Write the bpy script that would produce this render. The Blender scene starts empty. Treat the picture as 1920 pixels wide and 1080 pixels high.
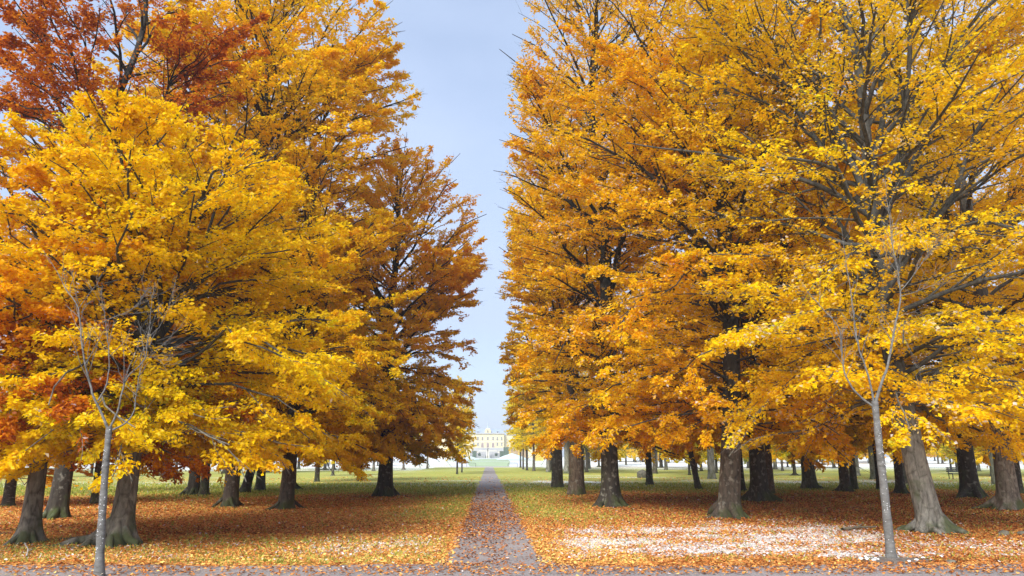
import bpy, math, random
import numpy as np

sc = bpy.context.scene
C = sc.collection
R = math.radians

# ------------------------------------------------------------------ camera
F_PX, PITCH, YAW, EYE = 1387.0, R(12.99), R(1.77), 1.9
cam_d = bpy.data.cameras.new('camera')
cam_d.sensor_width = 36.0
cam_d.lens = 36.0 * F_PX / 1920.0
cam_d.clip_start, cam_d.clip_end = 0.1, 5000.0
cam = bpy.data.objects.new('camera', cam_d)
C.objects.link(cam)
cam.location = (0, 0, EYE)
cam.rotation_euler = (R(90) + PITCH, 0, -YAW)
sc.camera = cam

# ------------------------------------------------------------------ world, sun, exposure
SUN_EL, SUN_AZ = R(37), R(205)            # azimuth clockwise from +Y (behind the camera, a little left)
world = bpy.data.worlds.new('World')
sc.world = world
world.use_nodes = True
nt = world.node_tree
nt.nodes.clear()
wo = nt.nodes.new('ShaderNodeOutputWorld')
bg = nt.nodes.new('ShaderNodeBackground')
sky = nt.nodes.new('ShaderNodeTexSky')
sky.sky_type = 'NISHITA'
sky.sun_disc = False
sky.sun_elevation, sky.sun_rotation = SUN_EL, SUN_AZ
sky.air_density, sky.dust_density, sky.ozone_density = 1.0, 1.5, 1.0
tc = nt.nodes.new('ShaderNodeTexCoord')
mp = nt.nodes.new('ShaderNodeMapping')
mp.inputs['Scale'].default_value = (1.0, 1.0, 2.2)
nz = nt.nodes.new('ShaderNodeTexNoise')
nz.inputs['Scale'].default_value = 1.6
nz.inputs['Detail'].default_value = 5
nz.inputs['Roughness'].default_value = 0.5
rmp = nt.nodes.new('ShaderNodeMapRange')
rmp.inputs['From Min'].default_value, rmp.inputs['From Max'].default_value = 0.35, 0.68
rmp.inputs['To Min'].default_value, rmp.inputs['To Max'].default_value = 0.45, 0.95
mx = nt.nodes.new('ShaderNodeMix'); mx.data_type = 'RGBA'
mx.inputs['B'].default_value = (3.1, 3.75, 5.1, 1)   # thin bright overcast
nt.links.new(tc.outputs['Generated'], mp.inputs['Vector'])
nt.links.new(mp.outputs['Vector'], nz.inputs['Vector'])
nt.links.new(nz.outputs['Fac'], rmp.inputs['Value'])
nt.links.new(rmp.outputs['Result'], mx.inputs['Factor'])
nt.links.new(sky.outputs['Color'], mx.inputs['A'])
nt.links.new(mx.outputs['Result'], bg.inputs['Color'])
bg.inputs['Strength'].default_value = 0.09
nt.links.new(bg.outputs['Background'], wo.inputs['Surface'])

sun_d = bpy.data.lights.new('sun', 'SUN')
sun_d.energy = 2.8
sun_d.angle = R(28)
sun_d.color = (1.0, 0.95, 0.87)
sun = bpy.data.objects.new('sun', sun_d)
C.objects.link(sun)
sun.rotation_euler = (R(90) - SUN_EL, 0, -SUN_AZ + math.pi)
# a sun lamp shines along -Z; aim it from the sky's sun direction
from mathutils import Vector
sd = Vector((math.sin(SUN_AZ) * math.cos(SUN_EL), math.cos(SUN_AZ) * math.cos(SUN_EL), math.sin(SUN_EL)))
sun.rotation_euler = sd.to_track_quat('Z', 'Y').to_euler()

sc.view_settings.view_transform = 'Standard'
sc.view_settings.look = 'None'
sc.view_settings.exposure = 1.25
sc.view_settings.gamma = 1.0
sc.cycles.max_bounces = 9
sc.cycles.diffuse_bounces = 6
sc.cycles.transmission_bounces = 6
sc.cycles.glossy_bounces = 1
sc.cycles.volume_bounces = 0
sc.cycles.use_denoising = True

# ------------------------------------------------------------------ helpers
fy, fz = math.cos(PITCH), math.sin(PITCH)

def ray(px, py):
    x = (px - 960) / F_PX
    u = (540 - py) / F_PX
    f, z = fy - u * fz, fz + u * fy
    return np.array([f * math.sin(YAW) + x * math.cos(YAW), f * math.cos(YAW) - x * math.sin(YAW), z])

def ground_pt(px, py):
    d = ray(px, py)
    return d[:2] * (-EYE / d[2])

def at_depth(px, py, Y):
    d = ray(px, py)
    return d * (Y / d[1]) + np.array([0, 0, EYE])

def gz(x, y):
    """terrain height: flat park, a slow rise towards the palace"""
    return np.interp(y, [0, 185, 500, 700, 1500], [0, 0, 2.2, 3.2, 3.2])

def prop(o, label=None, cat=None, group=None, kind=None):
    if label: o['label'] = label
    if cat: o['category'] = cat
    if group: o['group'] = group
    if kind: o['kind'] = kind
    return o

def empty(name, loc, label, cat, group=None):
    o = bpy.data.objects.new(name, None)
    C.objects.link(o)
    o.location = [float(v) for v in loc]
    o.empty_display_size = 0.3
    return prop(o, label, cat, group)

def link(name, mesh, parent=None, mat=None):
    o = bpy.data.objects.new(name, mesh)
    C.objects.link(o)
    if parent is not None: o.parent = parent
    if mat is not None and not mesh.materials: mesh.materials.append(mat)
    return o

def np_mesh(name, V, Q, attrs=None, smooth=False):
    """V (n,3) floats, Q (m,4) or (m,3) ints"""
    me = bpy.data.meshes.new(name)
    V = np.ascontiguousarray(V, dtype=np.float32)
    Q = np.ascontiguousarray(Q, dtype=np.int32)
    k = Q.shape[1]
    me.vertices.add(len(V)); me.loops.add(Q.size); me.polygons.add(len(Q))
    me.vertices.foreach_set('co', V.ravel())
    me.loops.foreach_set('vertex_index', Q.ravel())
    me.polygons.foreach_set('loop_start', np.arange(0, Q.size, k, dtype=np.int32))
    me.polygons.foreach_set('use_smooth', np.full(len(Q), smooth, dtype=bool))
    me.update(calc_edges=True)
    for an, (dom, arr) in (attrs or {}).items():
        a = me.attributes.new(an, 'FLOAT', dom)
        a.data.foreach_set('value', np.ascontiguousarray(arr, dtype=np.float32))
    return me

def nrm(a):
    return a / np.maximum(np.linalg.norm(a, axis=-1, keepdims=True), 1e-9)

def tubes(P, Rad, sides):
    """batch of tubes: P (n,k,3), Rad (n,k) -> V, Q"""
    n, k = P.shape[:2]
    T = np.empty_like(P)
    T[:, 1:-1] = P[:, 2:] - P[:, :-2]
    T[:, 0] = P[:, 1] - P[:, 0]
    T[:, -1] = P[:, -1] - P[:, -2]
    T = nrm(T)
    avg = nrm(P[:, -1] - P[:, 0])
    ref = np.where(np.abs(avg[:, 2:3]) > 0.75, np.array([[1.0, 0.02, 0]]), np.array([[0.0, 0.02, 1.0]]))[:, None, :]
    A = nrm(np.cross(T, np.broadcast_to(ref, T.shape)))
    B = np.cross(T, A)
    th = np.arange(sides) / sides * 2 * math.pi
    V = P[:, :, None, :] + Rad[:, :, None, None] * (A[:, :, None, :] * np.cos(th)[:, None] + B[:, :, None, :] * np.sin(th)[:, None])
    idx = np.arange(n * k * sides).reshape(n, k, sides)
    a = idx[:, :-1]; b = idx[:, 1:]
    Q = np.stack([a, b, np.roll(b, -1, 2), np.roll(a, -1, 2)], -1).reshape(-1, 4)
    return V.reshape(-1, 3), Q

class Acc:
    def __init__(self): self.V, self.Q, self.n = [], [], 0
    def add(self, V, Q):
        self.V.append(V); self.Q.append(Q + self.n); self.n += len(V)
    def mesh(self, name, smooth=True):
        return np_mesh(name, np.concatenate(self.V), np.concatenate(self.Q), smooth=smooth)

def box(acc, x0, x1, y0, y1, z0, z1):
    V = np.array([[x, y, z] for z in (z0, z1) for y in (y0, y1) for x in (x0, x1)], float)
    Q = np.array([[0, 2, 3, 1], [4, 5, 7, 6], [0, 1, 5, 4], [2, 6, 7, 3], [0, 4, 6, 2], [1, 3, 7, 5]])
    acc.add(V, Q)

def vnoise(x, y, seed=0):
    """smooth 2-D value noise in 0..1"""
    x = np.asarray(x, float); y = np.asarray(y, float)
    xi, yi = np.floor(x).astype(np.int64), np.floor(y).astype(np.int64)
    def h(a, b):
        v = np.sin(a * 127.1 + b * 311.7 + seed * 74.7) * 43758.5453
        return v - np.floor(v)
    fx, fy_ = x - xi, y - yi
    fx, fy_ = fx * fx * (3 - 2 * fx), fy_ * fy_ * (3 - 2 * fy_)
    return (h(xi, yi) * (1 - fx) + h(xi + 1, yi) * fx) * (1 - fy_) + (h(xi, yi + 1) * (1 - fx) + h(xi + 1, yi + 1) * fx) * fy_

def fbm(x, y, seed=0):
    return 0.5 * vnoise(x, y, seed) + 0.3 * vnoise(x * 2.1, y * 2.1, seed + 1) + 0.2 * vnoise(x * 4.3, y * 4.3, seed + 2)

def sstep(a, b, v):
    t = np.clip((v - a) / (b - a), 0, 1)
    return t * t * (3 - 2 * t)

# ------------------------------------------------------------------ materials
def new_mat(name):
    m = bpy.data.materials.new(name)
    m.use_nodes = True
    m.node_tree.nodes.clear()
    return m, m.node_tree

def node(t, typ, **kw):
    n = t.nodes.new('ShaderNode' + typ)
    for k, v in kw.items():
        if k in n.inputs.keys() if isinstance(k, str) else False: n.inputs[k].default_value = v
        else: setattr(n, k, v)
    return n

def ramp(t, stops, interp='LINEAR'):
    n = t.nodes.new('ShaderNodeValToRGB')
    n.color_ramp.interpolation = interp
    e = n.color_ramp.elements
    while len(e) > 1: e.remove(e[-1])
    e[0].position, e[0].color = stops[0][0], (*stops[0][1], 1)
    for p, c in stops[1:]:
        x = e.new(p); x.color = (*c, 1)
    return n

def simple(name, col, rough=0.8, var=0.25, scale=3.0, bump=0.0, metallic=0.0):
    m, t = new_mat(name)
    L = t.links.new
    o = node(t, 'OutputMaterial'); p = node(t, 'BsdfPrincipled')
    p.inputs['Roughness'].default_value = rough
    p.inputs['Metallic'].default_value = metallic
    co = node(t, 'TexCoord'); n = node(t, 'TexNoise')
    n.inputs['Scale'].default_value = scale; n.inputs['Detail'].default_value = 6
    r = ramp(t, [(0.3, tuple(c * (1 - var) for c in col)), (0.7, tuple(min(1, c * (1 + var)) for c in col))])
    L(co.outputs['Object'], n.inputs['Vector']); L(n.outputs['Fac'], r.inputs['Fac']); L(r.outputs['Color'], p.inputs['Base Color'])
    if bump:
        b = node(t, 'Bump'); b.inputs['Strength'].default_value = bump; b.inputs['Distance'].default_value = 0.05
        L(n.outputs['Fac'], b.inputs['Height']); L(b.outputs['Normal'], p.inputs['Normal'])
    L(p.outputs['BSDF'], o.inputs['Surface'])
    return m

def leaf_material(name, stops, trans=0.5, use_obj=True):
    m, t = new_mat(name)
    L = t.links.new
    o = node(t, 'OutputMaterial')
    at = node(t, 'Attribute'); at.attribute_name = 'tint'
    fr = node(t, 'Attribute'); fr.attribute_name = 'frost'
    r = ramp(t, stops)
    if use_obj:
        oi = node(t, 'ObjectInfo'); sp = node(t, 'SeparateColor')
        L(oi.outputs['Color'], sp.inputs['Color'])
        ma = node(t, 'Math', operation='MULTIPLY_ADD')      # tint * spread + base
        L(at.outputs['Fac'], ma.inputs[0]); L(sp.outputs['Green'], ma.inputs[1]); L(sp.outputs['Red'], ma.inputs[2])
        L(ma.outputs[0], r.inputs['Fac'])
    else:
        L(at.outputs['Fac'], r.inputs['Fac'])
    mixc = node(t, 'Mix', data_type='RGBA')
    mixc.inputs['B'].default_value = (0.66, 0.67, 0.72, 1)
    L(fr.outputs['Fac'], mixc.inputs['Factor']); L(r.outputs['Color'], mixc.inputs['A'])
    d = node(t, 'BsdfDiffuse'); tr = node(t, 'BsdfTranslucent'); gl = node(t, 'BsdfGlossy')
    gl.inputs['Roughness'].default_value = 0.42
    gl.inputs['Color'].default_value = (0.9, 0.9, 0.9, 1)
    ms = node(t, 'MixShader'); ms.inputs[0].default_value = trans
    mg = node(t, 'MixShader'); mg.inputs[0].default_value = 0.012
    L(mixc.outputs['Result'], d.inputs['Color']); L(mixc.outputs['Result'], tr.inputs['Color'])
    L(d.outputs[0], ms.inputs[1]); L(tr.outputs[0], ms.inputs[2])
    L(ms.outputs[0], mg.inputs[1]); L(gl.outputs[0], mg.inputs[2]); L(mg.outputs[0], o.inputs['Surface'])
    return m

LEAF_STOPS = [(0.0, (0.13, 0.032, 0.014)), (0.14, (0.36, 0.075, 0.012)), (0.27, (0.66, 0.215, 0.006)), (0.40, (0.80, 0.375, 0.003)),
              (0.54, (0.87, 0.52, 0.002)), (0.80, (0.90, 0.665, 0.002)), (0.94, (0.60, 0.53, 0.006)), (1.0, (0.22, 0.32, 0.015))]
LEAF = leaf_material('autumn_leaf', LEAF_STOPS)
LITTER_STOPS = [(0.0, (0.09, 0.032, 0.015)), (0.2, (0.29, 0.09, 0.025)), (0.42, (0.54, 0.20, 0.05)), (0.62, (0.72, 0.34, 0.09)),
                (0.8, (0.84, 0.56, 0.15)), (0.93, (0.88, 0.72, 0.24)), (1.0, (0.42, 0.44, 0.10))]
LITTER = leaf_material('fallen_leaf', LITTER_STOPS, trans=0.12, use_obj=False)

def bark_material(name):
    m, t = new_mat(name)
    L = t.links.new
    o = node(t, 'OutputMaterial'); p = node(t, 'BsdfPrincipled')
    p.inputs['Roughness'].default_value = 0.9
    co = node(t, 'TexCoord'); oi = node(t, 'ObjectInfo')
    mp = node(t, 'Mapping'); mp.inputs['Scale'].default_value = (1, 1, 0.28)
    n1 = node(t, 'TexNoise'); n1.inputs['Scale'].default_value = 9; n1.inputs['Detail'].default_value = 8; n1.inputs['Roughness'].default_value = 0.65
    n2 = node(t, 'TexNoise'); n2.inputs['Scale'].default_value = 1.6; n2.inputs['Detail'].default_value = 4
    n3 = node(t, 'TexNoise'); n3.inputs['Scale'].default_value = 5.5; n3.inputs['Detail'].default_value = 6
    L(co.outputs['Object'], mp.inputs['Vector']); L(mp.outputs['Vector'], n1.inputs['Vector'])
    L(co.outputs['Object'], n2.inputs['Vector']); L(co.outputs['Object'], n3.inputs['Vector'])
    r1 = ramp(t, [(0.32, (0.22, 0.21, 0.20)), (0.42, (0.7, 0.69, 0.67)), (0.55, (1.0, 1.0, 0.98)), (0.70, (1.7, 1.7, 1.62))])
    L(n1.outputs['Fac'], r1.inputs['Fac'])
    mul = node(t, 'Mix', data_type='RGBA', blend_type='MULTIPLY'); mul.inputs['Factor'].default_value = 1
    L(oi.outputs['Color'], mul.inputs['A']); L(r1.outputs['Color'], mul.inputs['B'])
    vs = node(t, 'TexVoronoi'); vs.feature = 'DISTANCE_TO_EDGE'; vs.inputs['Scale'].default_value = 4.5
    mp2 = node(t, 'Mapping'); mp2.inputs['Scale'].default_value = (1, 1, .35)
    dn = node(t, 'Mix', data_type='VECTOR'); dn.inputs['Factor'].default_value = .12
    L(co.outputs['Object'], dn.inputs['A']); L(n3.outputs['Color'], dn.inputs['B']); L(dn.outputs['Result'], mp2.inputs['Vector']); L(mp2.outputs['Vector'], vs.inputs['Vector'])
    rv = ramp(t, [(0.0, (.35, .33, .3)), (0.05, (.8, .8, .78)), (0.12, (1, 1, 1))])
    L(vs.outputs['Distance'], rv.inputs['Fac'])
    mul0 = mul
    mul = node(t, 'Mix', data_type='RGBA', blend_type='MULTIPLY'); mul.inputs['Factor'].default_value = .7
    L(mul0.outputs['Result'], mul.inputs['A']); L(rv.outputs['Color'], mul.inputs['B'])
    # pale lichen patches
    r2 = ramp(t, [(0.56, (0, 0, 0)), (0.68, (0.55, 0.55, 0.55))])
    L(n3.outputs['Fac'], r2.inputs['Fac'])
    lich = node(t, 'Mix', data_type='RGBA'); lich.inputs['B'].default_value = (0.27, 0.27, 0.23, 1)
    L(r2.outputs['Color'], lich.inputs['Factor']); L(mul.outputs['Result'], lich.inputs['A'])
    # moss creeping up from the roots in patches
    sx = node(t, 'SeparateXYZ'); L(co.outputs['Object'], sx.inputs[0])
    mr = node(t, 'MapRange'); mr.inputs['From Min'].default_value = 0.0; mr.inputs['From Max'].default_value = 2.6
    mr.inputs['To Min'].default_value = 0.2; mr.inputs['To Max'].default_value = -0.12
    L(sx.outputs['Z'], mr.inputs['Value'])
    ad = node(t, 'Math', operation='ADD'); L(mr.outputs['Result'], ad.inputs[0]); L(n2.outputs['Fac'], ad.inputs[1])
    r3 = ramp(t, [(0.60, (0, 0, 0)), (0.76, (0.85, 0.85, 0.85))])
    L(ad.outputs[0], r3.inputs['Fac'])
    moss = node(t, 'Mix', data_type='RGBA'); moss.inputs['B'].default_value = (0.045, 0.062, 0.014, 1)
    L(r3.outputs['Color'], moss.inputs['Factor']); L(lich.outputs['Result'], moss.inputs['A'])
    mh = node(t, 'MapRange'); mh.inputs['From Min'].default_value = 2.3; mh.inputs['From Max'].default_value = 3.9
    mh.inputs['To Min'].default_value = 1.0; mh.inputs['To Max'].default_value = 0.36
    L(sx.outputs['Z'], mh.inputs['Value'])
    height_tone = node(t, 'Mix', data_type='RGBA', blend_type='MULTIPLY'); height_tone.inputs['Factor'].default_value = 1   # bark colour darkens with height, upper trunk and limbs alike
    L(moss.outputs['Result'], height_tone.inputs['A']); L(mh.outputs['Result'], height_tone.inputs['B'])
    L(height_tone.outputs['Result'], p.inputs['Base Color'])
    b = node(t, 'Bump'); b.inputs['Strength'].default_value = 0.7; b.inputs['Distance'].default_value = 0.04
    L(n1.outputs['Fac'], b.inputs['Height']); L(b.outputs['Normal'], p.inputs['Normal'])
    L(p.outputs['BSDF'], o.inputs['Surface'])
    return m
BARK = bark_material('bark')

def sapling_bark():
    m, t = new_mat('young_bark')
    L = t.links.new
    o = node(t, 'OutputMaterial'); p = node(t, 'BsdfPrincipled'); p.inputs['Roughness'].default_value = 0.8
    co = node(t, 'TexCoord'); mp = node(t, 'Mapping'); mp.inputs['Scale'].default_value = (1, 1, 2.5)
    n = node(t, 'TexNoise'); n.inputs['Scale'].default_value = 7; n.inputs['Detail'].default_value = 7; n.inputs['Roughness'].default_value = 0.7
    L(co.outputs['Object'], mp.inputs['Vector']); L(mp.outputs['Vector'], n.inputs['Vector'])
    r = ramp(t, [(0.3, (0.04, 0.038, 0.034)), (0.42, (0.10, 0.098, 0.092)), (0.6, (0.155, 0.155, 0.152)), (0.75, (0.24, 0.25, 0.235))])
    L(n.outputs['Fac'], r.inputs['Fac']); L(r.outputs['Color'], p.inputs['Base Color'])
    b = node(t, 'Bump'); b.inputs['Strength'].default_value = 0.5; b.inputs['Distance'].default_value = 0.015
    L(n.outputs['Fac'], b.inputs['Height']); L(b.outputs['Normal'], p.inputs['Normal'])
    L(p.outputs['BSDF'], o.inputs['Surface'])
    return m
YOUNG = sapling_bark()
SNOW = simple('snow', (0.80, 0.82, 0.85), 0.7, 0.05, 20, 0.3)

# ------------------------------------------------------------------ ground cover maps (functions of world position)
def path_centre(y): return 0.14 + 0.0 * y
def cover(x, y):
    """returns leaf litter, snow and green fractions at a ground position"""
    n1, n2, n3 = fbm(x / 3.2, y / 3.2, 3), fbm(x / 7.0, y / 9.0, 9), fbm(x / 1.3, y / 1.3, 17)
    jit = (n2 - 0.5) * 16
    # litter: dense under the front trees, ending ~43 m away; thin strips beside the path
    leaf = 1 - sstep(40, 50, y + jit * 0.8 + np.where(x < 0, 3.0, 0))
    dx = np.abs(x - 0.14)
    side = sstep(1.4, 5.5, dx + (n1 - 0.5) * 3)
    leaf = leaf * (0.42 + 0.58 * np.maximum(side, 1 - sstep(22, 27, y + jit * 0.3)))
    leaf = np.maximum(leaf, 0.13 + 0.1 * n1 - 0.0012 * np.maximum(y - 60, 0))
    leaf = np.where((x < -0.9) & (y < 19.5), leaf * (0.55 + 0.6 * n1), leaf)
    # frost and snow
    snow = 0.66 * sstep(1.2, 3.0, x + (n1 - .5) * 3) * (1 - sstep(8.8, 11.5, x)) * sstep(14.8, 16.2, y + (n1 - .5) * 2) * (1 - sstep(19.5, 23.0, y + (n3 - 0.5) * 5 - 0.12 * x))
    snow = np.maximum(snow, 0.36 * sstep(8.5, 11, x) * sstep(14.9, 15.8, y + (n1 - .5) * 2) * (1 - sstep(17.2, 19.0, y + (n1 - 0.5) * 4)))
    snow = np.maximum(snow, 0.34 * sstep(-5.2, -3.0, x) * (1 - sstep(-1.6, -0.8, x)) * sstep(15.2, 16.2, y) * (1 - sstep(17.2, 20.0, y + (n1 - 0.5) * 3)))
    snow = np.maximum(snow, 0.12 * (x < -1) * sstep(14.6, 15.6, y) * (1 - sstep(17, 19, y)))
    snow = snow * (0.30 + 1.05 * sstep(.38, .62, fbm(x / .9, y / .55, 23)))
    band = np.exp(-((y - 62 - 4 * (n2 - .5)) / 9.0) ** 2) * (0.25 + 0.65 * sstep(0.35, 0.65, n2))
    snow = np.maximum(snow, band * sstep(2, 5, x) * 0.75)
    snow = np.maximum(snow, band * 0.30)
    snow = np.maximum(snow, .42 * sstep(.54, .72, fbm(x / 13, y / 3.0, 88)) * sstep(47, 56, y))
    far = sstep(98, 165, y + 0.1 * x + jit * 2.2 - np.where(x < 0, -18, 0))
    snow = np.maximum(snow, far * np.where(np.abs(x) < 12, 0.30 * sstep(150, 180, y), 0.42 + 0.36 * fbm(x / 26, y / 7, 71)))
    snow = np.where(y > 180, np.maximum(snow, 0.55 + 0.3 * sstep(16, 26, np.abs(x))), snow)
    return np.clip(leaf, 0, 1), np.clip(snow, 0, 1), n2

def ground_material():
    m, t = new_mat('park_ground')
    L = t.links.new
    o = node(t, 'OutputMaterial'); p = node(t, 'BsdfPrincipled'); p.inputs['Roughness'].default_value = 0.95
    co = node(t, 'TexCoord')
    def noise(s, det=5, rough=0.6):
        n = node(t, 'TexNoise'); n.inputs['Scale'].default_value = s; n.inputs['Detail'].default_value = det; n.inputs['Roughness'].default_value = rough
        L(co.outputs['Object'], n.inputs['Vector']); return n
    fine, mid, big = noise(9, 6, 0.7), noise(1.1), noise(0.16)
    al = node(t, 'Attribute'); al.attribute_name = 'litter'
    as_ = node(t, 'Attribute'); as_.attribute_name = 'snow'
    # grass: olive to fresh green
    g = ramp(t, [(0.34, (0.17, 0.20, 0.035)), (0.5, (0.30, 0.36, 0.05)), (0.66, (0.47, 0.50, 0.11))])
    ga = node(t, 'Math', operation='ADD'); gs = node(t, 'Math', operation='MULTIPLY'); gs.inputs[1].default_value = 0.5
    L(mid.outputs['Fac'], ga.inputs[0]); L(fine.outputs['Fac'], ga.inputs[1]); L(ga.outputs[0], gs.inputs[0]); L(gs.outputs[0], g.inputs['Fac'])
    # litter as voronoi leaf cells
    vo = node(t, 'TexVoronoi'); vo.inputs['Scale'].default_value = 11
    L(co.outputs['Object'], vo.inputs['Vector'])
    sc_ = node(t, 'SeparateColor'); L(vo.outputs['Color'], sc_.inputs['Color'])
    lr = ramp(t, [(0.0, (0.20, 0.07, 0.02)), (0.35, (0.46, 0.18, 0.04)), (0.65, (0.66, 0.32, 0.08)), (1.0, (0.80, 0.52, 0.16))])
    L(sc_.outputs['Red'], lr.inputs['Fac'])
    # litter coverage breaks up leaf by leaf
    th = node(t, 'Math', operation='SUBTRACT'); mul = node(t, 'Math', operation='MULTIPLY_ADD')
    L(al.outputs['Fac'], th.inputs[0]); L(sc_.outputs['Green'], th.inputs[1])
    mul.inputs[1].default_value = 6.0; mul.inputs[2].default_value = 0.5; mul.use_clamp = True
    L(th.outputs[0], mul.inputs[0])
    m1 = node(t, 'Mix', data_type='RGBA')
    L(mul.outputs[0], m1.inputs['Factor']); L(g.outputs['Color'], m1.inputs['A']); L(lr.outputs['Color'], m1.inputs['B'])
    # snow
    th2 = node(t, 'Math', operation='SUBTRACT'); mu2 = node(t, 'Math', operation='MULTIPLY_ADD')
    nn = node(t, 'Mix', data_type='FLOAT'); nn.inputs['Factor'].default_value = 0.5
    L(sc_.outputs['Blue'], nn.inputs['A']); L(fine.outputs['Fac'], nn.inputs['B'])
    L(as_.outputs['Fac'], th2.inputs[0]); L(nn.outputs['Result'], th2.inputs[1])
    mu2.inputs[1].default_value = 4.0; mu2.inputs[2].default_value = 0.45; mu2.use_clamp = True
    L(th2.outputs[0], mu2.inputs[0])
    m2 = node(t, 'Mix', data_type='RGBA'); m2.inputs['B'].default_value = (0.74, 0.78, 0.76, 1)
    L(mu2.outputs[0], m2.inputs['Factor']); L(m1.outputs['Result'], m2.inputs['A'])
    L(m2.outputs['Result'], p.inputs['Base Color'])
    b = node(t, 'Bump'); b.inputs['Strength'].default_value = 0.6; b.inputs['Distance'].default_value = 0.05
    L(fine.outputs['Fac'], b.inputs['Height']); L(b.outputs['Normal'], p.inputs['Normal'])
    L(p.outputs['BSDF'], o.inputs['Surface'])
    return m
GROUND = ground_material()

def gravel_material():
    m, t = new_mat('gravel')
    L = t.links.new
    o = node(t, 'OutputMaterial'); p = node(t, 'BsdfPrincipled'); p.inputs['Roughness'].default_value = 0.95
    co = node(t, 'TexCoord')
    n = node(t, 'TexNoise'); n.inputs['Scale'].default_value = 30; n.inputs['Detail'].default_value = 6; n.inputs['Roughness'].default_value = 0.75
    n2 = node(t, 'TexNoise'); n2.inputs['Scale'].default_value = 0.8; n2.inputs['Detail'].default_value = 4
    L(co.outputs['Object'], n.inputs['Vector']); L(co.outputs['Object'], n2.inputs['Vector'])
    r = ramp(t, [(0.3, (0.12, 0.105, 0.10)), (0.5, (0.27, 0.25, 0.245)), (0.7, (0.44, 0.42, 0.41))])
    r2 = ramp(t, [(0.3, (0.75, 0.74, 0.76)), (0.7, (1.1, 1.08, 1.1))])
    mu = node(t, 'Mix', data_type='RGBA', blend_type='MULTIPLY'); mu.inputs['Factor'].default_value = 1
    L(n.outputs['Fac'], r.inputs['Fac']); L(n2.outputs['Fac'], r2.inputs['Fac'])
    L(r.outputs['Color'], mu.inputs['A']); L(r2.outputs['Color'], mu.inputs['B']); L(mu.outputs['Result'], p.inputs['Base Color'])
    b = node(t, 'Bump'); b.inputs['Strength'].default_value = 0.5; b.inputs['Distance'].default_value = 0.02
    L(n.outputs['Fac'], b.inputs['Height']); L(b.outputs['Normal'], p.inputs['Normal'])
    L(p.outputs['BSDF'], o.inputs['Surface'])
    return m
GRAVEL = gravel_material()

# ------------------------------------------------------------------ ground
def axis(segs):
    out = [segs[0][0]]
    for a, b, st in segs:
        out += list(np.linspace(a, b, max(2, int(round((b - a) / st)) + 1))[1:])
    return np.array(out)
gx = axis([(-2500, -600, 300), (-600, -120, 30), (-120, -36, 4), (-36, 36, 0.4), (36, 120, 4), (120, 600, 30), (600, 2500, 300)])
gy = axis([(-60, 8, 6), (8, 52, 0.4), (52, 130, 1.5), (130, 220, 4), (220, 620, 20), (620, 3000, 200)])
GX, GY = np.meshgrid(gx, gy)
rip = (fbm(GX / 2.5, GY / 2.5, 31) - 0.5) * 0.05 * np.clip((np.abs(GX - 0.14) - 1.0) / 1.0, 0, 1) * np.clip((GY - 15) / 2, 0, 1) * (GY < 200)
GZ = gz(GX, GY) + np.minimum(rip, 0.0) * 1.0
V = np.stack([GX, GY, GZ], -1).reshape(-1, 3)
ny, nx = GX.shape
ii = np.arange(nx * ny).reshape(ny, nx)
Q = np.stack([ii[:-1, :-1], ii[:-1, 1:], ii[1:, 1:], ii[1:, :-1]], -1).reshape(-1, 4)
lf, sn, _ = cover(GX, GY)
me = np_mesh('ground', V, Q, {'litter': ('POINT', lf.ravel()), 'snow': ('POINT', sn.ravel())}, smooth=True)
prop(link('ground', me, mat=GROUND), kind='structure')

def road_edge(x):  # far edge of the gravel road crossing in front
    return 14.35 - 0.02 * np.asarray(x) + 0.35 * (vnoise(np.asarray(x) * 0.6, 0 * np.asarray(x), 5) - 0.5)

def strip(name, xs_l, xs_r, ys, z, mat):
    k = 7
    P = np.stack([xs_l[:, None] + (xs_r - xs_l)[:, None] * np.linspace(0, 1, k)[None], np.repeat(ys[:, None], k, 1), np.repeat(gz(0, ys)[:, None] + z, k, 1)], -1)
    idx = np.arange(len(ys) * k).reshape(len(ys), k)
    Q = np.stack([idx[:-1, :-1], idx[:-1, 1:], idx[1:, 1:], idx[1:, :-1]], -1).reshape(-1, 4)
    return prop(link(name, np_mesh(name, P.reshape(-1, 3), Q), mat=mat), kind='structure')
ys = axis([(14.0, 60, 0.25), (60, 172, 2)])
wob = lambda s: (vnoise(ys * 1.3, ys * 0, s) - 0.5) * 0.22 + (vnoise(ys * 4, ys * 0, s + 3) - 0.5) * 0.1
flare = np.clip((16.3 - ys) / 2.2, 0, 1) ** 2 * 0.9
path_l = path_centre(ys) - 0.86 + wob(1) - flare * 0.5
path_r = path_centre(ys) + 0.86 + wob(2) + flare * 0.5
strip('gravel_path', path_l, path_r, ys, 0.008, GRAVEL)
xs = axis([(-60, -20, 4), (-20, 20, 0.3), (20, 60, 4)])
P0 = np.stack([xs, np.full_like(xs, 4.0), np.full_like(xs, 0.004)], -1)
P1 = np.stack([xs, road_edge(xs), np.full_like(xs, 0.004)], -1)
n = len(xs)
Vr = np.concatenate([P0, P1]); Qr = np.array([[i, i + 1, n + i + 1, n + i] for i in range(n - 1)])
prop(link('gravel_road', np_mesh('gravel_road', Vr, Qr), mat=GRAVEL), kind='structure')
# cross walk of sandy gravel where the path meets the palace garden
box_acc = Acc(); box(box_acc, -90, 90, 170, 183, -0.2, 0.012)
prop(link('garden_walk', box_acc.mesh('garden_walk', False), mat=simple('sandy_gravel', (0.56, 0.50, 0.47), 0.95, 0.15, 0.8)), kind='structure')

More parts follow.
